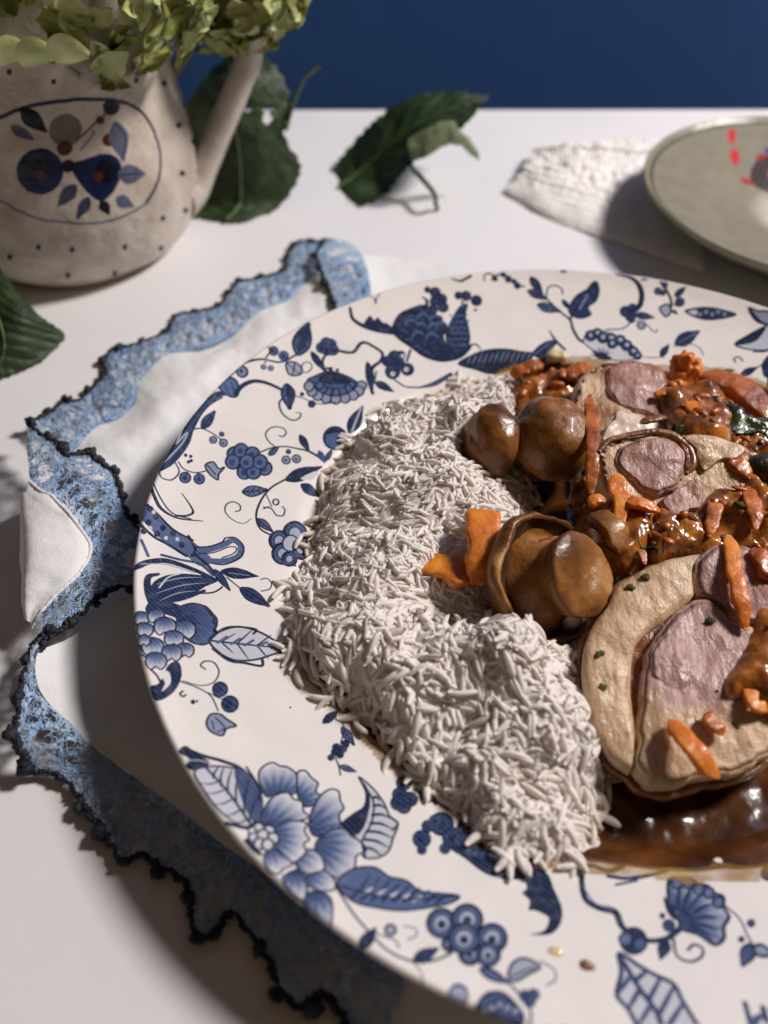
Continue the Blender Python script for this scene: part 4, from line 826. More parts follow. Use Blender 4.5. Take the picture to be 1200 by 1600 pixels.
for k, (x, y) in enumerate([(868, 1488), (917, 1510)]):
    tag(obj('gravy_crumb' if k else 'gravy_drop', *blob(on_plate(np.array([x, y], float)), (.0017, .0013, .0004), 50+k, 8, .2), (m_onion, m_crust)[k]), ('yellowish gravy drop on the white rim below the dark tail print', 'dark brown crumb on the white rim beside a yellowish drop')[k], 'crumb')

def oriented(V, c, axis, spin=0):
    q = Vector(axis).to_track_quat('Z', 'Y').to_matrix() @ Matrix.Rotation(spin, 3, 'Z'); return np.asarray(V) @ np.array(q).T+np.asarray(c)
def cap_profile(r, h, hollow, lip=True):
    if not lip: return [(1e-5, h), (r*.3, h*.97), (r*.55, h*.88), (r*.78, h*.68), (r*.93, h*.42), (r, h*.16), (r*.995, h*.02), (r*.955, -h*.06), (r*.90, -h*.03)], [(r*.90, -h*.03), (r*.78, h*.16), (r*.62, h*.26), (r*.5, h*.22), (1e-5, h*.2)]
    return [(1e-5, h), (r*.3, h*.97), (r*.55, h*.88), (r*.78, h*.68), (r*.93, h*.40), (r, h*.10), (r*.985, -h*.16), (r*.90, -h*.34), (r*.78, -h*.36), (r*.70, -h*.24)], [(r*.70, -h*.24), (r*.62, h*hollow*.3), (r*.45, h*hollow), (1e-5, h*hollow)]
def mushroom(label, c, axis, r, h, stem_r, stem_l, seed, stem_off=(0, 0), hollow=.2, stem_end=1.0, dome=0.0, lip=True):
    c = np.asarray(c); t = thing('mushroom', label, 'mushroom', (c[0], c[1], c[2]-.012), 'braised button mushrooms')
    top, under = cap_profile(r, h, hollow, lip); V, F = lathe(catmull(top, 34), (0, 0), 48); V = V*(1+.085*fbm(V/r, 1.4, seed, 3)-.035*np.abs(fbm(V/r, 2.2, seed+9, 2))+.008*fbm(V/r, 9, seed+2, 2))[:, None]
    obj('cap', oriented(V, c, axis), F, m_mush, t)
    V, F = lathe(catmull(under, 14), (0, 0), 48); V = V*(1+.085*fbm(V/r, 1.4, seed, 3))[:, None]; an = np.arctan2(V[:, 1], V[:, 0]); V[:, 2] += .0005*np.sin(an*40)
    obj('gills', oriented(V, c, axis), F, m_mush_in, t)
    sp = [(stem_r*1.25, h*hollow), (stem_r*.95, -stem_l*.15), (stem_r*.88, -stem_l*.4), (stem_r*.95*stem_end, -stem_l*.7), (stem_r*stem_end, -stem_l*.88), (stem_r*.9*stem_end, -stem_l*.97), (stem_r*.5, -stem_l*1.02-stem_r*.30*dome), (stem_r*.22, -stem_l*1.0-stem_r*.45*dome), (1e-5, -stem_l*.985-stem_r*.5*dome)]
    V, F = lathe(catmull(sp, 34), stem_off, 32); V = V*(1+.085*fbm(V/stem_r, 1.3, seed+3, 4)+.012*fbm(V/stem_r, 8, seed, 2))[:, None]
    obj('stem', oriented(V, c, axis), [f[::-1] for f in F], m_mush, t); return t
mushroom('broad braised mushroom cap beside the upright carrot strip', onz(np.array([858., 690.]), .0270), (.42, -.12, .80), .0135, .0140, .0070, .0110, 3, hollow=.0)
mushroom('small round braised mushroom squeezed between the rice and a broader mushroom cap', onz(np.array([770., 690.]), .0275), (-.80, -.30, .42), .0112, .0086, .0066, .0130, 12, hollow=.0)
mushroom('braised mushroom lying stem up, round cut stem end showing, beside the large pork slice', onz(np.array([858., 905.]), .0270), (-.44, .30, -.50), .0195, .0120, .0112, .0125, 6, hollow=.25, stem_end=1.04, lip=False)
tag(obj('mushroom_piece', *stick((925, 806), (972, 866), .033, .031, 46, 9, (952, 828, .035), .8, .5), m_mush), 'loose brown piece of mushroom lying between the cut mushroom and carrot sticks', 'mushroom')
# ------------------------------------------------------------------ lace-edged napkin under the plate
m_linen = pm('white_linen', [(.3, (.74, .725, .73)), (.7, (.80, .785, .79))], 60, rough=.8, bumps=((1900, .00012, (1, .25, 1)), (1900, .00012, (.25, 1, 1)), (70, .0010)), sss=.1, spec=.2)
t = NT('blue_lace'); f = t.noise(900, 3, stretch=(1, .35, 1), dist=1.2)
t.base(t.mix(t.ramp(t.noise(110, 4), [(.40, (0, 0, 0)), (.72, (.7,)*3)]), t.ramp(f, [(.26, (.06, .14, .32)), (.45, (.16, .31, .57)), (.6, (.30, .47, .72)), (.78, (.60, .70, .82))]), (.66, .71, .77))).set(Roughness=.75); t.bump([f, t.noise(2200, 2)], [.0006, .0002]); m_lace = t.m
m_thread = pm('pale_blue_thread', [(.3, (.22, .36, .58)), (.7, (.55, .66, .80))], 500, rough=.7)
m_black = pm('black_picot_thread', [(.3, (.004, .005, .010)), (.7, (.014, .017, .032))], 700, rough=.65, bumps=((1500, .0003),))
NAP = thing('napkin', 'white linen napkin with blue lace and black scalloped edge under the flowered plate', 'napkin', (PC[0]-.12, PC[1], 0))
def pxz(rows): a = np.asarray(rows, float); return onz(a[:, :2], a[:, 2])
def sheet(rows, nu, nv, wrinkle=.0006, seed=0):
    """cloth panel lofted through rows of (pixel x, pixel y, height)"""
    R_ = np.stack([resample(pxz(r), nv) for r in rows]); G = np.stack([catmull(R_[:, j], nu) for j in range(nv)], 1)
    n = vnormals(G, nu, nv); G = G+n*(fbm(G, 55, seed, 4)*wrinkle+fbm(G, 260, seed+8, 2)*wrinkle*.12)[..., None]; G[..., 2] = np.maximum(G[..., 2], .0005); return G
def cloth(name, rows, nu, nv, mat, seed, wrinkle=.0006):
    G = sheet(rows, nu, nv, wrinkle, seed); V = G.reshape(-1, 3); n = vnormals(G, nu, nv).reshape(-1, 3); F = gridfaces(nu, nv)
    if n[:, 2].mean() < 0: F = [f_[::-1] for f_ in F]; n = -n
    return obj(name, *join([(V, F), (V-n*.00035, [f_[::-1] for f_ in F])]), mat, NAP)
def lace(outer, inner, seed, wid=12):
    """lace strip between a black outer edge and the hem: cloth with cut-out motifs, threads, picot edging"""
    A = pxz(outer); L = np.linalg.norm(np.diff(catmull(A, 200), axis=0), axis=1).sum(); nu = int(L/.00036); nv = 36
    a = resample(A, nu); b = resample(pxz(inner), nu); v = np.linspace(0, 1, nv)[:, None, None]
    u = np.linspace(0, L, nu)
    nrm = a-b; nrm /= np.linalg.norm(nrm, axis=1)[:, None]
    wav = (.0007*np.abs(np.sin(u/.0042*np.pi))+.0005*fbm(a, 300, seed, 2))[:, None]*nrm
    bulge = np.sin(v*np.pi)*.0010
    G = (a+wav)[None]*(1-v)+b[None]*v; G = G+np.array([0, 0, 1.0])*(bulge+(fbm(G, 120, seed, 3)*.0009)[..., None]*np.sin(v*np.pi*.9+.2)); G[..., 2] = np.maximum(G[..., 2], .0005)
    U = np.broadcast_to(u[None, :], (nv, nu)); W = np.broadcast_to(v[..., 0], (nv, nu)); ph = seed*.0031
    hole = np.zeros((nv, nu), bool)
    def ell(uc, vc, ru, rv, per): 
        d = (U-uc+ph+per/2) % per-per/2; return (d/ru)**2+((W-vc)/rv)**2 < 1+.5*vnoise(G, 700, seed)
    hole |= ell(0, .50, .0030, .24, .0125) | ell(.0056, .30, .0016, .14, .0125) | ell(.0062, .70, .0018, .13, .0125) | ell(.0030, .80, .0009, .07, .0105) | ell(.0082, .16, .0009, .07, .0105)
    hole |= (vnoise(G, 2000, seed+4) > .24) & (W > .05) & (W < .95)
    V = G.reshape(-1, 3); F = [f_ for f_ in gridfaces(nv, nu) if not hole.reshape(-1)[f_[0]]]
    n = vnormals(G, nv, nu).reshape(-1, 3)
    strip = obj('lace_border', *join([(V, F), (V-n*.0004, [f_[::-1] for f_ in F])]), m_lace, NAP)
    rg = random.Random(seed); th = []
    for k in range(int(L/.00030)):
        i0 = rg.randrange(2, nu-20); j0 = rg.uniform(.05, .8); ln = rg.randrange(8, 17); dj = rg.uniform(-.28, .28); cur = rg.uniform(-.2, .2)
        ii = np.linspace(i0, i0+ln, 6).astype(int); jj = np.clip(j0+dj*np.linspace(0, 1, 6)+cur*np.sin(np.linspace(0, 3.1, 6)), .02, .98); P = G[(jj*(nv-1)).astype(int), ii]+np.array([0, 0, .0004])
        P = catmull(P+RNG.normal(0, .00008, P.shape), 9); th.append(tube(P, .00011, 3, cap=False))
    obj('lace_threads', *join(th), m_thread, strip, kind='stuff')
    e = G[0]; k = int(L/.0011); E = resample(e, k); bl = []
    for q in range(k):
        r = .00100*(1+.45*vnoise(E[q:q+1], 260, seed)[0])+(.0012 if (q % 9) < 2 else 0)*rg.random()
        off = nrm[min(nu-1, int(q/k*nu))]*(.0004+(.0018*rg.random() if q % 9 < 2 else 0))
        a_ = np.linspace(0, np.pi, 5); Pr = np.stack([np.sin(a_)+1e-3, np.cos(a_)], 1); vv, ff = lathe(Pr, (0, 0), 6); bl.append((vv*np.array([r, r, r*.8])*(1+.2*RNG.normal(size=(len(vv), 1)))+E[q]+off+np.array([0, 0, .0003]), ff))
    Pth = catmull(E, k*2); bl.append(tube(Pth, .0005, 6))
    obj('scalloped_edge', *join(bl), m_black, strip)
Zn = lambda pts: [(*zc(p[:2], 0, 350, 1.935), p[2]) for p in pts]
# back edge, from the fold at the left corner to the fold behind the plate
outU = Zn([(92, 600, .006), (150, 580, 0.0019), (195, 542, 0.0015), (240, 540, 0.0015), (290, 492, 0.0015), (322, 455, 0.0019), (318, 408, 0.0015), (365, 380, 0.0015), (420, 365, 0.0011), (500, 335, 0.0011), (522, 300, 0.0013), (545, 275, 0.0013), (600, 270, 0.0011), (660, 255, 0.0011), (690, 218, 0.0011), (725, 180, 0.0011), (790, 165, 0.0011), (860, 145, 0.0011), (872, 95, 0.0015), (910, 55, 0.0019), (950, 58, 0.0019), (990, 52, 0.0023)])
innU = Zn([(200, 700, .005), (290, 622, 0.0023), (350, 590, 0.0023), (400, 545, 0.0025), (425, 480, 0.0027), (470, 430, 0.0027), (520, 392, 0.0023), (620, 375, 0.0019), (720, 322, 0.0019), (800, 262, 0.0019), (870, 235, 0.0015), (925, 170, 0.0019), (965, 150, 0.0023), (985, 125, 0.0027)])
lace(outU, innU, 3)
cloth('linen', [innU, Zn([(215, 760, .006), (300, 690, .006), (380, 650, .006), (450, 590, .006), (520, 520, .0065), (600, 450, .006), (700, 390, .004), (800, 320, .004), (900, 270, .004), (985, 200, .005), (1010, 190, .005)]), Zn([(330, 900, .003), (400, 790, .003), (480, 700, .003), (560, 610, .003), (650, 520, .003), (740, 440, .003), (840, 380, .003), (950, 320, .0025), (1050, 290, .0025)]), Zn([(520, 960, .0014), (600, 840, .0014), (680, 740, .0014), (760, 650, .0014), (860, 560, .0014), (980, 470, .0014), (1090, 400, .0014)])], 26, 110, m_linen, 5, .0012)
# lace folded back over itself behind the plate, sheer cloth going on to the right
lace(Zn([(985, 55, .0075), (965, 85, .0075), (975, 140, .007), (1000, 195, .006), (1020, 250, .005), (1060, 330, .004)]), Zn([(1000, 48, .0075), (1060, 62, .0065), (1100, 110, .006), (1118, 180, .005), (1120, 240, .0045), (1130, 320, .0035)]), 8)
cloth('linen', [Zn([(1085, 95, .0035), (1170, 100, .0015), (1290, 118, .001), (1400, 140, .001), (1500, 165, .001)]), Zn([(1112, 160, .004), (1180, 160, .0015), (1290, 170, .001), (1400, 190, .001), (1500, 215, .001)]), Zn([(1125, 260, .003), (1190, 260, .0018), (1290, 260, .0012), (1400, 280, .001), (1500, 300, .001)])], 16, 60, m_linen, 15, .0004)
# corner flap: humped linen with lace running round its tip
Zq = lambda pts: [(*zc(p[:2], 0, 660, 4.615), p[2]) for p in pts]
outT = Zq([(205, 30, .013), (300, 110, .014), (380, 150, .0145), (430, 180, .015), (450, 240, .015), (520, 250, .0145), (570, 235, .014), (640, 245, .013), (700, 290, .012), (780, 360, .010), (840, 440, .008), (860, 520, .008), (900, 640, .006), (940, 720, .004), (1010, 800, .003), (1090, 900, .002)])
innT = Zq([(190, 130, .013), (200, 260, .0145), (215, 400, .015), (240, 470, .0155), (300, 500, .016), (370, 530, .016), (430, 590, .0155), (500, 660, .0150), (560, 740, .0130), (610, 810, .0115), (650, 880, .010), (690, 940, .009), (760, 1000, .006), (860, 1050, .003)])
lace(outT, innT, 13)
outL = Zq([(1090, 1080, .0025), (985, 1180, .004), (900, 1175, .005), (800, 1190, .0065), (700, 1240, .008), (640, 1280, .009), (590, 1360, .009), (480, 1440, .010), (400, 1510, .010), (330, 1540, .0105), (260, 1580, .010), (235, 1620, .010)])
innL = Zq([(860, 1050, .004), (760, 1000, .006), (690, 960, .0085), (650, 985, .010), (600, 1050, .0115), (555, 1110, .012), (480, 1180, .0125), (410, 1240, .0125), (350, 1310, .012), (300, 1370, .0115), (270, 1430, .011), (240, 1500, .010)])
lace(outL, innL, 18)
hem = Zq([(215, 430, .0152), (300, 500, .016), (370, 530, .016), (430, 590, .0155), (500, 660, .0150), (560, 740, .0130), (610, 810, .0115), (655, 890, .010), (640, 985, .0100), (600, 1050, .0112), (555, 1110, .012), (480, 1180, .0125), (410, 1240, .0125), (350, 1310, .012), (300, 1370, .0115), (240, 1490, .010)])
r2 = Zq([(190, 500, .0150), (240, 540, .016), (320, 590, .0165), (400, 640, .016), (460, 700, .0150), (500, 780, .0140), (520, 850, .0135), (540, 920, .0130), (520, 990, .0130), (480, 1060, .0135), (430, 1110, .0135), (380, 1170, .0130), (330, 1230, .0125), (280, 1300, .0115), (240, 1360, .011), (215, 1440, .010)])
r3 = Zq([(150, 500, .013), (160, 600, .0145), (180, 680, .015), (200, 760, .0150), (215, 830, .015), (220, 900, .015), (215, 970, .0145), (205, 1040, .0145), (200, 1100, .014), (190, 1170, .0135), (180, 1240, .013), (175, 1300, .012), (180, 1370, .011), (190, 1430, .010)])
r4 = Zq([(160, 560, .007), (150, 640, .007), (150, 720, .007), (150, 800, .007), (150, 880, .007), (150, 960, .007), (148, 1040, .007), (148, 1120, .007), (150, 1200, .007), (160, 1300, .007), (175, 1400, .008)])
r5 = Zq([(190, 620, .001), (185, 700, .001), (180, 800, .001), (180, 900, .001), (180, 1000, .001), (180, 1100, .001), (185, 1200, .001), (195, 1300, .002), (205, 1400, .004)])
cloth('corner_flap', [hem, r2, r3, r4, r5], 40, 90, m_linen, 25, .0008)
obj('hem_stitch', *tube(resample(pxz(hem), 140)+np.array([0, 0, .0002]), .00060*(1+.12*np.sin(np.arange(140)*1.3)), 6), m_linen, NAP)
# front edge, running down under the plate towards the camera
Zl = lambda pts: [(*zc(p[:2], 0, 850, 2.134), p[2]) for p in pts]
outF = Zl([(165, 300, 0.0105), (110, 345, 0.0100), (92, 410, 0.0090), (80, 480, 0.0090), (72, 550, 0.0090), (62, 620, 0.0085), (85, 690, 0.0080), (120, 750, 0.0030), (170, 755, 0.0026), (205, 765, 0.0024), (240, 790, 0.0024), (280, 850, 0.0024), (330, 920, 0.0024), (375, 990, 0.0024), (420, 1045, 0.0024), (480, 1030, 0.0024), (550, 1070, 0.0026), (620, 1120, 0.0028), (645, 1180, 0.0028), (640, 1230, 0.0028), (670, 1290, 0.0028), (720, 1290, 0.0028), (770, 1215, 0.0028), (810, 1250, 0.0028), (860, 1310, 0.0028), (910, 1390, 0.0028), (930, 1460, 0.0028), (990, 1530, 0.0028), (1040, 1530, 0.0028), (1080, 1480, 0.0028), (1130, 1540, 0.0024), (1200, 1620, 0.0024), (1290, 1690, 0.0024)])
innF = Zl([(120, 360, 0.0095), (115, 420, 0.0085), (130, 490, 0.0075), (175, 550, 0.0070), (235, 600, 0.0065), (290, 660, 0.0060), (340, 700, 0.0022), (400, 745, 0.0022), (460, 790, 0.0022), (530, 840, 0.0020), (600, 890, 0.0020), (690, 965, 0.0018), (780, 1030, 0.0018), (880, 1100, 0.0016), (980, 1180, 0.0016), (1080, 1260, 0.0016), (1200, 1350, 0.0014), (1350, 1450, 0.0014)])
lace(outF, innF, 33)
cloth('linen', [innF, Zl([(250, 300, .004), (270, 400, .004), (300, 500, .004), (350, 590, .004), (440, 670, .004), (560, 770, .0035), (700, 880, .003), (850, 990, .003), (1000, 1080, .003), (1150, 1170, .003), (1450, 1330, .003)]), Zl([(430, 180, .002), (450, 320, .002), (490, 450, .002), (560, 580, .002), (680, 700, .002), (820, 830, .0018), (980, 950, .0018), (1150, 1050, .0018), (1550, 1250, .0018)]), Zl([(560, 150, .0012), (580, 300, .0012), (620, 420, .0012), (700, 540, .0012), (820, 650, .0012), (960, 760, .0012), (1120, 860, .0012), (1300, 960, .0012), (1650, 1150, .0012)])], 26, 110, m_linen, 35, .0007)
# ------------------------------------------------------------------ stoneware jug
JA = np.array([-.1434, .373]); 
JP = np.array([(1e-5, .002), (.030, .002), (.038, .0006), (.042, 0), (.0445, .0006), (.0485, .0040), (.0530, .0095), (.0565, .0190), (.0580, .0320), (.0574, .0450), (.0556, .0570), (.0538, .0680), (.0525, .0790), (.0517, .0880), (.0512, .100), (.0520, .112), (.0545, .122), (.0550, .1235), (.0535, .1235), (.0500, .113), (.0490, .100), (.0500, .080), (.0540, .050), (.0550, .030), (.046, .010), (1e-5, .006)])
NJ = 18
def jug_r(z): return np.interp(z, JP[3:NJ, 1], JP[3:NJ, 0])
JW, JH = 2048, 700; JZ = .125
def jug_map(p):
    d = rays(p); d /= np.linalg.norm(d, axis=-1)[..., None]; t0 = np.full(d.shape[:-1], np.nan); best = np.full(d.shape[:-1], 9.0); tb = t0.copy()
    for tt in np.arange(.25, .60, .0008):
        P = CAM+d*tt; q = np.hypot(P[..., 0]-JA[0], P[..., 1]-JA[1])-jug_r(P[..., 2]); hit = (q < 0) & np.isnan(t0); t0[hit] = tt; m = q < best; best[m] = q[m]; tb[m] = tt
    t0 = np.where(np.isnan(t0), tb, t0); P = CAM+d*t0[..., None]; a = np.arctan2(P[..., 1]-JA[1], P[..., 0]-JA[0]); u = ((a+np.pi/2+np.pi) % (2*np.pi))/(2*np.pi)
    return np.stack([u*JW-.5, P[..., 2]/JZ*JH-.5], -1), t0/FPX*JH/JZ
J = Canvas(JW, JH, jug_map, (.62, .555, .49)); J.ink = lambda d: np.array((.02, .03, .09))
NV, DB, GB, RB, GG = (.003, .005, .018), (.009, .018, .07), (.11, .13, .20), (.10, .022, .015), (.17, .165, .15)
# texel aspect differs across and up; draw with the same helpers
J.frame(0, 0, 2.4)
J.fill([(0, 440), (80, 405), (200, 380), (330, 370), (450, 380), (530, 420), (580, 500), (600, 590), (588, 680), (540, 760), (460, 808), (350, 832), (230, 828), (120, 808), (0, 745)], (.62, .55, .48))
J.stroke([(-20, 450), (80, 405), (200, 380), (330, 370), (450, 380), (530, 420), (580, 500), (602, 590), (590, 680), (545, 760)], 12, DB); J.stroke([(545, 760), (460, 810), (350, 835), (230, 830), (120, 810), (-20, 740)], 8, (.10, .12, .19))
J.disc((245, 485), 62, GG); J.leaf((78, 405), (178, 495), 66, NV); J.leaf((40, 470), (130, 520), 44, GB); J.disc((242, 552), 30, RB)
J.disc((150, 640), 88, DB); J.disc((130, 620), 55, NV); J.disc((155, 655), 18, RB)
J.fill([(265, 620), (330, 592), (400, 575), (446, 600), (452, 660), (420, 722), (372, 752), (312, 705)], DB); J.disc((400, 640), 45, NV); J.disc((368, 660), 18, RB); J.disc((255, 620), 26, NV)
J.disc((415, 400), 32, NV); J.disc((375, 450), 16, RB); J.disc((405, 525), 24, RB); J.stroke([(290, 520), (360, 460), (412, 408)], 6, NV); J.stroke([(300, 560), (350, 500), (345, 490)], 4, NV)
J.leaf((430, 455), (462, 605), 74, GB); J.stroke([(440, 470), (470, 520), (455, 600)], 4, DB); J.leaf((440, 655), (545, 650), 76, GB); J.stroke([(440, 655), (520, 650)], 5, DB)
J.leaf((285, 690), (215, 775), 56, (.06, .07, .12)); J.leaf((335, 738), (285, 822), 44, (.05, .06, .12)); J.leaf((375, 750), (410, 805), 42, NV); J.leaf((430, 740), (500, 775), 50, GB)
for c in ((497, 78), (605, 118), (35, 268), (200, 305), (385, 236), (510, 300), (615, 312), (695, 395), (670, 470), (725, 530), (685, 650), (740, 695), (610, 818), (700, 790), (145, 925), (270, 935), (467, 925), (600, 930), (255, 1030), (430, 1025), (140, 180), (300, 130), (40, 960)): J.disc(c, 10, (.012, .022, .06), ry=12)
# dots carry on round the back
for k in range(60):
    uu, vv = (.30+.62*RNG.random())*JW*.62+JW*.66, RNG.uniform(.1, .85)*JH; x0 = int(uu) % JW; y0 = int(vv); J.rgb[y0-6:y0+6, max(0, x0-6):x0+6] = (.006, .012, .04)
t = NT('speckled_glaze'); tx = t.new('ShaderNodeTexImage'); tx.image = J.image('jug_painting'); uvn = t.new('ShaderNodeUVMap'); t.link(uvn.outputs[0], tx.inputs[0])
crk = t.voro(130, feature='DISTANCE_TO_EDGE'); tone = t.ramp(t.noise(60, 6, .65), [(.28, (.62, .56, .50)), (.55, (.92, .90, .88)), (.75, (1.06, 1.02, 1.0))])
t.base(t.mix(1.0, tx.outputs['Color'], tone, 'MULTIPLY')).set(Roughness=.2, Coat_Weight=.0, Coat_Roughness=.08); t.bump([t.noise(75, 5, .6), t.noise(330, 3)], [.0018, .00015]); t.b.inputs['Specular IOR Level'].default_value = .3; m_jug = t.m
m_jug2 = pm('plain_jug_glaze', [(.3, (.46, .39, .34)), (.6, (.62, .54, .48))], 60, rough=.32, bumps=((75, .0012), (330, .0003)), coat=.3)
jug = thing('jug', 'speckled beige pottery jug painted with a blue flower medallion and dots, holding blossoms', 'jug', (*JA, 0))
prof = np.concatenate([JP[:3], catmull(JP[3:NJ], 90), JP[NJ:]]); V, F = lathe(prof, JA, 144, ang0=-3*np.pi/2)
V = V+np.stack([V[:, 0]-JA[0], V[:, 1]-JA[1], V[:, 2]*0], 1)*(.012*fbm(V, 45, 3, 2))[:, None]
body = obj('body', V, F, m_jug, jug)
k_ = np.tile(np.arange(144)/144.0, len(prof)); uvj = np.stack([k_, np.clip(np.repeat(prof[:, 1], 144)/JZ, 0, 1)], 1); uvj[np.repeat(np.arange(len(prof)) >= len(prof)-8, 144), 1] = .999
set_uv(body, uvj)
me = body.data; L = np.zeros(len(me.loops)*2, np.float32); me.uv_layers[0].data.foreach_get('uv', L); L = L.reshape(-1, 4, 2); w_ = (L[:, :, 0].max(1) > .9) & (L[:, :, 0].min(1) < .1); L[w_, :, 0] += (L[w_][:, :, 0] < .5); me.uv_layers[0].data.foreach_set('uv', L.ravel())
hx = JA+np.array([.92, .39])*.0  # handle lies in the vertical plane through the axis, turned to the right
hpx = [(248, 60), (262, 36), (290, 8), (330, -25), (372, -20), (396, 25), (390, 85), (368, 145), (342, 205), (318, 255), (298, 292), (272, 312)]
hp = ony(np.array(hpx, float), np.array([.384, .386, .389, .392, .394, .394, .392, .390,   .388, .386, .383, .374])); hp = catmull(hp, 60)
obj('handle', *tube(hp, np.interp(np.linspace(0, 1, 60), [0, .12, .5, .72, .84, .92, 1], [.0075, .0058, .0066, .0074, .0092, .0115, .014]), 18, .8), m_jug2, jug)

# ------------------------------------------------------------------ blossoms in the jug
m_petal = pm('greenish_petal', [(.25, (.14, .17, .035)), (.5, (.27, .29, .075)), (.75, (.46, .46, .20))], 90, rough=.55, bumps=((400, .0004),), sss=.15)
m_petal2 = pm('pale_petal', [(.25, (.30, .34, .10)), (.5, (.46, .50, .20)), (.75, (.66, .68, .38))], 90, rough=.5, bumps=((400, .0003),), sss=.25)
m_stem = pm('green_stem', [(.3, (.10, .13, .03)), (.7, (.20, .22, .06))], 200, rough=.5)
def petal_grid(L, W, cup, seed):
    u = np.linspace(0, 1, 7)[:, None]; v = np.linspace(-1, 1, 6)[None]; w_ = W*np.sin(np.clip(u*.94+.06, 0, 1)**.72*np.pi)**.7
    X_ = u*L+0*v; Y_ = v*w_*.5; Z_ = cup*L*(u**1.6)+.22*W*v*v*np.sin(u*3)+.06*L*np.sin(v*5+seed)*u; return np.stack([X_, Y_, Z_], -1).reshape(-1, 3), gridfaces(7, 6)
def floret(seed):
    rg = random.Random(seed); out = []
    for k in range(4):
        v, f = petal_grid(rg.uniform(.0085, .0125), rg.uniform(.0085, .012), rg.uniform(-.1, .35), seed+k); a = k*math.pi/2+rg.uniform(-.2, .2); c_, s_ = math.cos(a), math.sin(a); out.append((v @ np.array([[c_, s_, 0], [-s_, c_, 0], [0, 0, 1]]), f))
    return join(out)
FLO = [make_mesh('floret', *floret(k), m_petal2 if k % 3 == 0 else m_petal) for k in range(7)]
def head(label, c, rx, ry, rz, n, seed, stem_to):
    rg = random.Random(seed); h = thing('hydrangea_head', label, 'flower', stem_to, 'blossoms in the painted jug'); ho = Vector(h['_o'])
    P = catmull([np.array(stem_to), (np.array(stem_to)+np.array(c))/2+np.array([.004, 0, 0]), np.array(c)], 14); obj('stem', *tube(P, .0024, 8), m_stem, h)
    for k in range(n):
        zz = 1-2*(k+.5)/n; a = k*2.39996+rg.uniform(-.3, .3); s_ = math.sqrt(1-zz*zz); d = Vector((s_*math.cos(a), s_*math.sin(a), zz)); q = rg.uniform(.72, 1.05)
        o = bpy.data.objects.new('floret', FLO[rg.randrange(7)]); COL.objects.link(o); o.parent = h
        o.matrix_local = Matrix.Translation(Vector(c)+Vector((d.x*rx*q, d.y*ry*q, d.z*rz*q))-ho) @ d.to_track_quat('Z', 'Y').to_matrix().to_4x4() @ Matrix.Rotation(rg.uniform(0, 6), 4, 'Z') @ Matrix.Rotation(rg.uniform(-.5, .5), 4, 'X') @ Matrix.Scale(rg.uniform(.45, .85), 4)
head('greenish white blossom head drooping over the front of the painted jug', ony(np.array([95., -50.]), .345), .055, .030, .036, 190, 1, (JA[0], JA[1]-.01, .03))
head('greenish white blossom head leaning out over the jug handle', ony(np.array([362., -25.]), .392), .030, .026, .022, 150, 2, (JA[0]+.01, JA[1], .03))
for k, (x, y) in enumerate([(110, 88), (60, 92), (20, 88)]):
    v, f = petal_grid(.013, .0145, .12, k); q = Matrix.Rotation(-.9, 3, 'X'); v = v @ np.array(Matrix.Rotation(.25*k-.2, 3, 'Z') @ q).T
    tag(obj('loose_petal', v+ony(np.array([x, y-4.], float), .301+.003*k)-v.mean(0), f, m_petal2), ('pale green loose petal hanging in front of the jug, the broadest one', 'small pale green loose petal hanging beside a broader one on the jug', 'dim green loose petal hanging farthest from the jug handle')[k], 'petal')

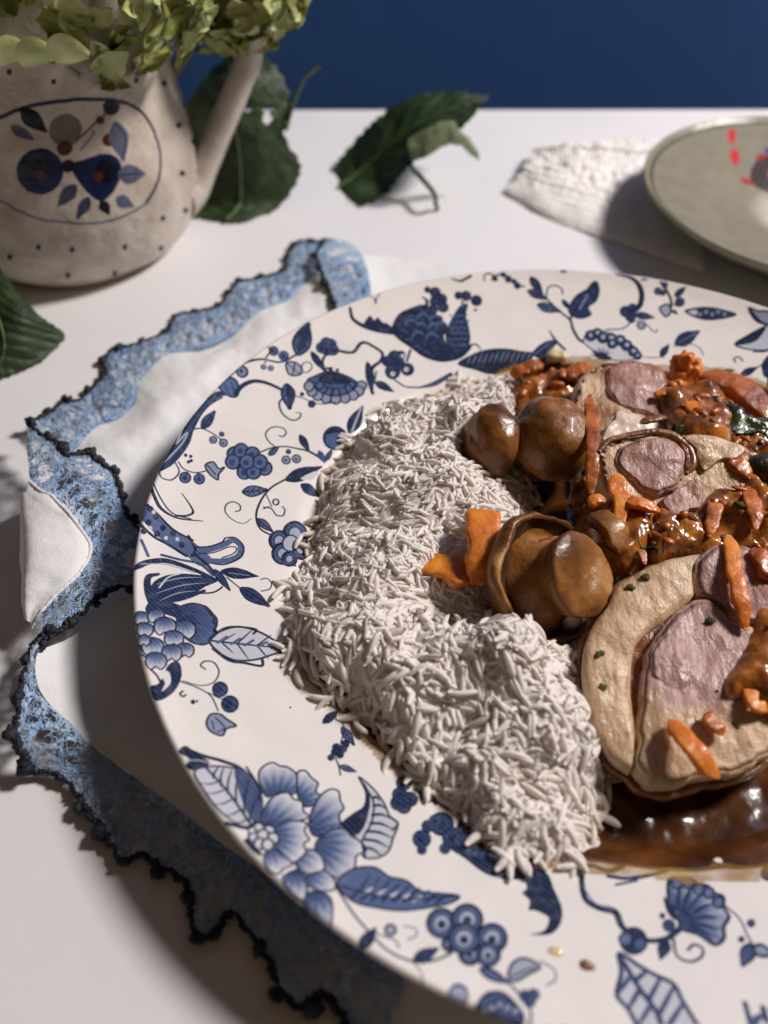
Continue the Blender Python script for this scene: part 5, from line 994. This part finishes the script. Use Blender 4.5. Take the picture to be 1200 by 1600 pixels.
# ------------------------------------------------------------------ leaves on the table
m_leaf = pm('dark_green_leaf', [(.25, (.006, .017, .004)), (.55, (.017, .040, .008)), (.8, (.042, .08, .016))], 90, rough=.5, bumps=((260, .0007), (900, .0002)), r2=.62)
m_leaf_under = pm('pale_leaf_underside', [(.3, (.10, .14, .065)), (.7, (.22, .28, .15))], 120, rough=.65, bumps=((260, .0008),))
m_vein = pm('leaf_vein', [(.3, (.05, .085, .02)), (.7, (.09, .13, .035))], 200, rough=.5)
def leaf_from(G, name, label, holes=(), nu=70, nv=50, seed=0, under=True, teeth=.0016, rib=None, petiole=None, pr=.0011):
    G = surf(G, nu, nv); u = np.linspace(0, 1, nu)[:, None]; v = np.linspace(-1, 1, nv)[None]
    n = vnormals(G, nu, nv); vein = np.abs(np.sin((u*9-np.abs(v)*2.2)*np.pi)); G = G+n*((.0005*vein*np.minimum(1, 3*(1-np.abs(v))+.3))+fbm(G, 80, seed, 3)*.0011)[..., None]
    side = np.gradient(G, axis=1); side /= np.linalg.norm(side, axis=-1)[..., None]; tt = np.abs(((u*17+.3*np.sin(u*20)) % 1)-.5)*2; G = G+side*(np.sign(v)*np.abs(v)**6*(tt-.5)*teeth)[..., None]
    up_ = np.gradient(G, axis=0); up_ /= np.linalg.norm(up_, axis=-1)[..., None]; t2 = np.abs(((v*6) % 1)-.5)*2; G = G+up_*(np.sign(u-.5)*np.abs(2*u-1)**8*(t2-.5)*teeth)[..., None]
    n = vnormals(G, nu, nv); V = G.reshape(-1, 3); pv = project(V); bad = np.zeros(len(V), bool)
    for x, y, a, b in holes: bad |= ((pv[:, 0]-x)/a)**2+((pv[:, 1]-y)/b)**2 < 1
    F = [f for f in gridfaces(nu, nv) if not bad[f[0]]]; nn = n.reshape(-1, 3)
    flip = ((CAM-V)*nn).sum(1).mean() < 0; sg = -1 if flip else 1
    base = V[np.argmin(V[:, 2])].copy(); base[2] = 0
    t = thing(name, label, 'leaf', base, 'fallen green leaves on the table')
    obj('blade', V, F if not flip else [f[::-1] for f in F], m_leaf, t); obj('underside', V-sg*nn*.0003, [f[::-1] for f in F] if not flip else F, m_leaf_under, t)
    mid = G[:, nv//2]+sg*n[:, nv//2]*.0003; obj('midrib', *tube(mid, np.linspace(.0009, .0003, nu), 6), m_vein, t)
    if petiole is not None: obj('petiole', *tube(catmull(petiole, 24), np.linspace(pr, pr*.8, 24), 8), m_vein, t)
    return t
def rowY(px, ys): return ony(np.array(px, float), np.array(ys, float))
b7 = onz(np.array([(300, 338), (335, 345), (375, 347), (410, 338)], float), .0008)
g1 = [b7[::1], rowY([(296, 318), (345, 322), (400, 318), (446, 312)], [.400, .398, .399, .404]), rowY([(292, 280), (345, 280), (405, 272), (470, 262)], [.408, .402, .403, .412]), rowY([(286, 235), (340, 230), (400, 225), (444, 210)], [.414, .406, .405, .414]), rowY([(286, 190), (335, 182), (395, 178), (454, 168)], [.418, .411, .410, .420]), rowY([(300, 146), (345, 132), (395, 125), (442, 122)], [.424, .418, .417, .425]), rowY([(332, 104), (352, 90), (376, 78), (404, 76)], [.432, .428, .428, .430])]
leaf_from(g1, 'broad_leaf', 'large dark green leaf with torn holes standing behind the jug handle', holes=[(384, 172, 8, 5), (416, 173, 9, 6), (416, 188, 6, 9)], seed=4, petiole=ony(np.array([(447, 205), (458, 165), (472, 130), (488, 112), (503, 103)], float), np.array([.413, .418, .423, .426, .428])), pr=.0008)
# curled leaf: rises from its back edge on the table, arches over and drops forward
c0 = onz(np.array([(530, 262), (524, 285), (540, 302), (560, 322)], float), np.array([.010, .004, .001, .001]))
g2 = [np.concatenate([rowY([(524, 256), (528, 282)], [.442, .432]), onz(np.array([(540, 304), (566, 322)], float), np.array([.001, .001]))]), rowY([(552, 218), (562, 246), (578, 276), (600, 302)], [.450, .438, .425, .412]), rowY([(588, 184), (604, 208), (620, 238), (632, 268)], [.452, .440, .427, .413]), rowY([(636, 154), (650, 176), (662, 202), (668, 232)], [.454, .442, .429, .416]), rowY([(688, 138), (698, 158), (706, 182), (708, 208)], [.456, .445, .433, .420]), rowY([(728, 145), (732, 156), (734, 170), (732, 190)], [.452, .446, .437, .426]), rowY([(762, 152), (756, 158), (750, 164), (744, 172)], [.450, .446, .440, .434])]
leaf_from(g2, 'curled_leaf', 'curled dark green leaf arching on the white table near the crochet cloth', seed=9, teeth=.0022, petiole=np.concatenate([rowY([(640, 258), (660, 280)], [.416, .412]), onz(np.array([(678, 302), (681, 320), (685, 328)], float), np.array([.010, .003, .001]))]), pr=.0013)
# folded-under pale flap of the curled leaf
g2b = surf([rowY([(640, 214), (640, 232), (645, 250)], [.4115, .410, .409]), rowY([(672, 198), (676, 216), (676, 236)], [.4125, .411, .4095]), rowY([(710, 192), (714, 208), (712, 226)], [.416, .414, .413]), rowY([(742, 226), (747, 238), (751, 251)], [.421, .420, .420])], 30, 16)
g2b = g2b+(fbm(g2b, 120, 3)*.0012)[..., None]; 
F_ = gridfaces(30, 16); tl = [o for o in COL.objects if o.name.startswith('curled_leaf')][0]; obj('turned_edge', *join([(g2b.reshape(-1, 3), F_), (g2b.reshape(-1, 3)-np.array([0, -.0003, 0]), [f[::-1] for f in F_])]), m_leaf_under, tl)
g3 = [onz(np.array([(-90, 400), (-40, 400), (0, 420), (20, 445)], float), np.array([.018, .022, .022, .018])), onz(np.array([(-90, 480), (-40, 470), (20, 480), (62, 492)], float), np.array([.014, .018, .020, .014])), onz(np.array([(-90, 560), (-30, 545), (40, 530), (100, 525)], float), np.array([.006, .010, .010, .003])), onz(np.array([(-90, 610), (-40, 600), (20, 582), (70, 560)], float), np.array([.001, .002, .002, .002]))]
leaf_from(g3, 'broad_leaf', 'dark green leaf lying in front of the jug base, pointed tip on bare table', seed=14)

# ------------------------------------------------------------------ side plate and crochet cloth
SPC = np.array([.1911, .3839]); SPR = .0766; SPZ = .025
sp = [(1e-5, .0105), (.016, .0106), (.022, .0112), (.028, .0128), (.036, .0146), (.050, .0178), (.070, .0222), (.0735, .0232), (.0748, .0240), (.0762, .0252), (.0768, .0246), (.0764, .0232), (.070, .0178), (.058, .0110), (.046, .0040), (.042, .0002), (.038, 0), (.037, .002), (1e-5, .003)]
def sp_map(p):
    z = np.full(np.asarray(p).shape[:-1], .016)
    for _ in range(10): P = onz(p, z); z = .5*z+.5*np.interp(np.hypot(P[..., 0]-SPC[0], P[..., 1]-SPC[1]), [q[0] for q in sp[:10]], [q[1] for q in sp[:10]])
    P = onz(p, z); return (P[..., :2]-SPC+.08)/.16*1200-.5, np.linalg.norm(P-CAM, axis=-1)/FPX*1200/.16
Q = Canvas(1200, 1200, sp_map, (.27, .245, .18)); Q.ink = ink; Q.frame(1000, 160, 5.335)
gx_, gy_ = np.meshgrid((np.arange(1200)+.5)/1200*.16-.08, (np.arange(1200)+.5)/1200*.16-.08); rr_ = np.hypot(gx_, gy_); Q.rgb[:] += (np.clip((.027-rr_)/.010, 0, 1))[..., None]*np.array([.34, .34, .34], np.float32); Q.rgb[(rr_ > .0722) & (rr_ < .0740)] = (.10, .085, .05)
Q.leaf((762, 215), (772, 360), 70, (.62, .03, .02)); Q.leaf((785, 385), (800, 540), 84, (.62, .03, .02))
Q.fill([(920, 640), (925, 560), (985, 470), (1060, 430), (1200, 440), (1330, 560), (1300, 720), (1150, 770), (1040, 740), (960, 700)], (.05, .028, .012)); Q.leaf((965, 470), (1080, 430), 50, (.40, .02, .02)); Q.leaf((835, 635), (960, 690), 50, (.45, .02, .03)); Q.leaf((1035, 410), (1130, 380), 50, (.03, .06, .30)); Q.disc((1120, 600), 60, (.30, .12, .03))
t = NT('grey_stoneware'); tx = t.new('ShaderNodeTexImage'); tx.image = Q.image('side_plate_painting'); uvn = t.new('ShaderNodeUVMap'); t.link(uvn.outputs[0], tx.inputs[0])
t.base(t.mix(1.0, tx.outputs['Color'], t.ramp(t.noise(110, 6, .65), [(.3, (.80, .78, .74)), (.7, (1.05, 1.04, 1.0))]), 'MULTIPLY')).set(Roughness=.3); t.bump([t.noise(90, 4), t.noise(600, 2)], [.0005, .0001])
prof = np.concatenate([catmull(sp[:11], 60), np.array(sp[11:])]); V, F = lathe(prof, SPC, 128)
spl = tag(obj('side_plate', V, F, t.m), 'small grey green stoneware plate with painted red dabs, standing on the crochet cloth', 'plate'); set_uv(spl, (V[:, :2]-SPC+.08)/.16)
m_croc = pm('white_crochet_cotton', [(.3, (.80, .765, .745)), (.7, (.88, .855, .845))], 150, rough=.9, bumps=((900, .0004), (2000, .0002)), spec=.1, sss=.25, sssr=(.002, .0018, .0016))
cc = thing('crochet_cloth', 'folded white crochet cloth lying under the grey stoneware plate', 'cloth', (*onz(np.array([930., 320.]))[:2], 0))
rows = [[(786, 300, 0.0005), (850, 338, 0.0005), (930, 368, 0.0005), (1010, 395, 0.0005), (1100, 430, 0.0005)], [(792, 292, 0.0024), (850, 322, 0.0030), (930, 348, 0.0030), (1010, 375, 0.0024), (1100, 405, 0.0018)], [(812, 272, 0.0048), (850, 285, 0.0066), (930, 305, 0.0060), (1010, 330, 0.0036), (1100, 350, 0.0021)], [(828, 248, 0.0078), (860, 246, 0.0090), (930, 258, 0.0084), (1010, 270, 0.0042), (1100, 280, 0.0021)], [(832, 236, 0.0066), (870, 230, 0.0084), (930, 226, 0.0084), (1010, 226, 0.0048), (1100, 230, 0.0021)], [(838, 240, 0.0018), (880, 232, 0.0018), (930, 226, 0.0018), (1010, 222, 0.0018), (1100, 222, 0.0018)]]
R_ = np.stack([resample(pxz(r), 320) for r in rows]); G = np.stack([catmull(R_[:, j], 140) for j in range(320)], 1); n = vnormals(G, 140, 320)
if n[..., 2].mean() < 0: n = -n
ii, jj = np.arange(140)[:, None], np.arange(320)[None]; pat = np.abs(np.sin(ii*.42))*np.abs(np.sin(jj*.40+(ii//7 % 2)*1.57)); puff = np.clip((ii-38)/30, 0, 1)*np.clip((270-jj)/100, .2, 1)
G = G+n*((.0004+.0011*puff)*pat+fbm(G, 110, 5)*.0006+fbm(G, 330, 7, 3)*.0013*puff)[..., None]; G[..., 2] = np.maximum(G[..., 2], .0004)
obj('folded_cotton', G.reshape(-1, 3), gridfaces(140, 320), m_croc, cc)
eg = G[100, :230]+n[100, :230]*.0006; obj('crochet_edge', *tube(eg, .0005*(1+.6*np.sin(np.arange(230)*.9)), 7), m_croc, cc)
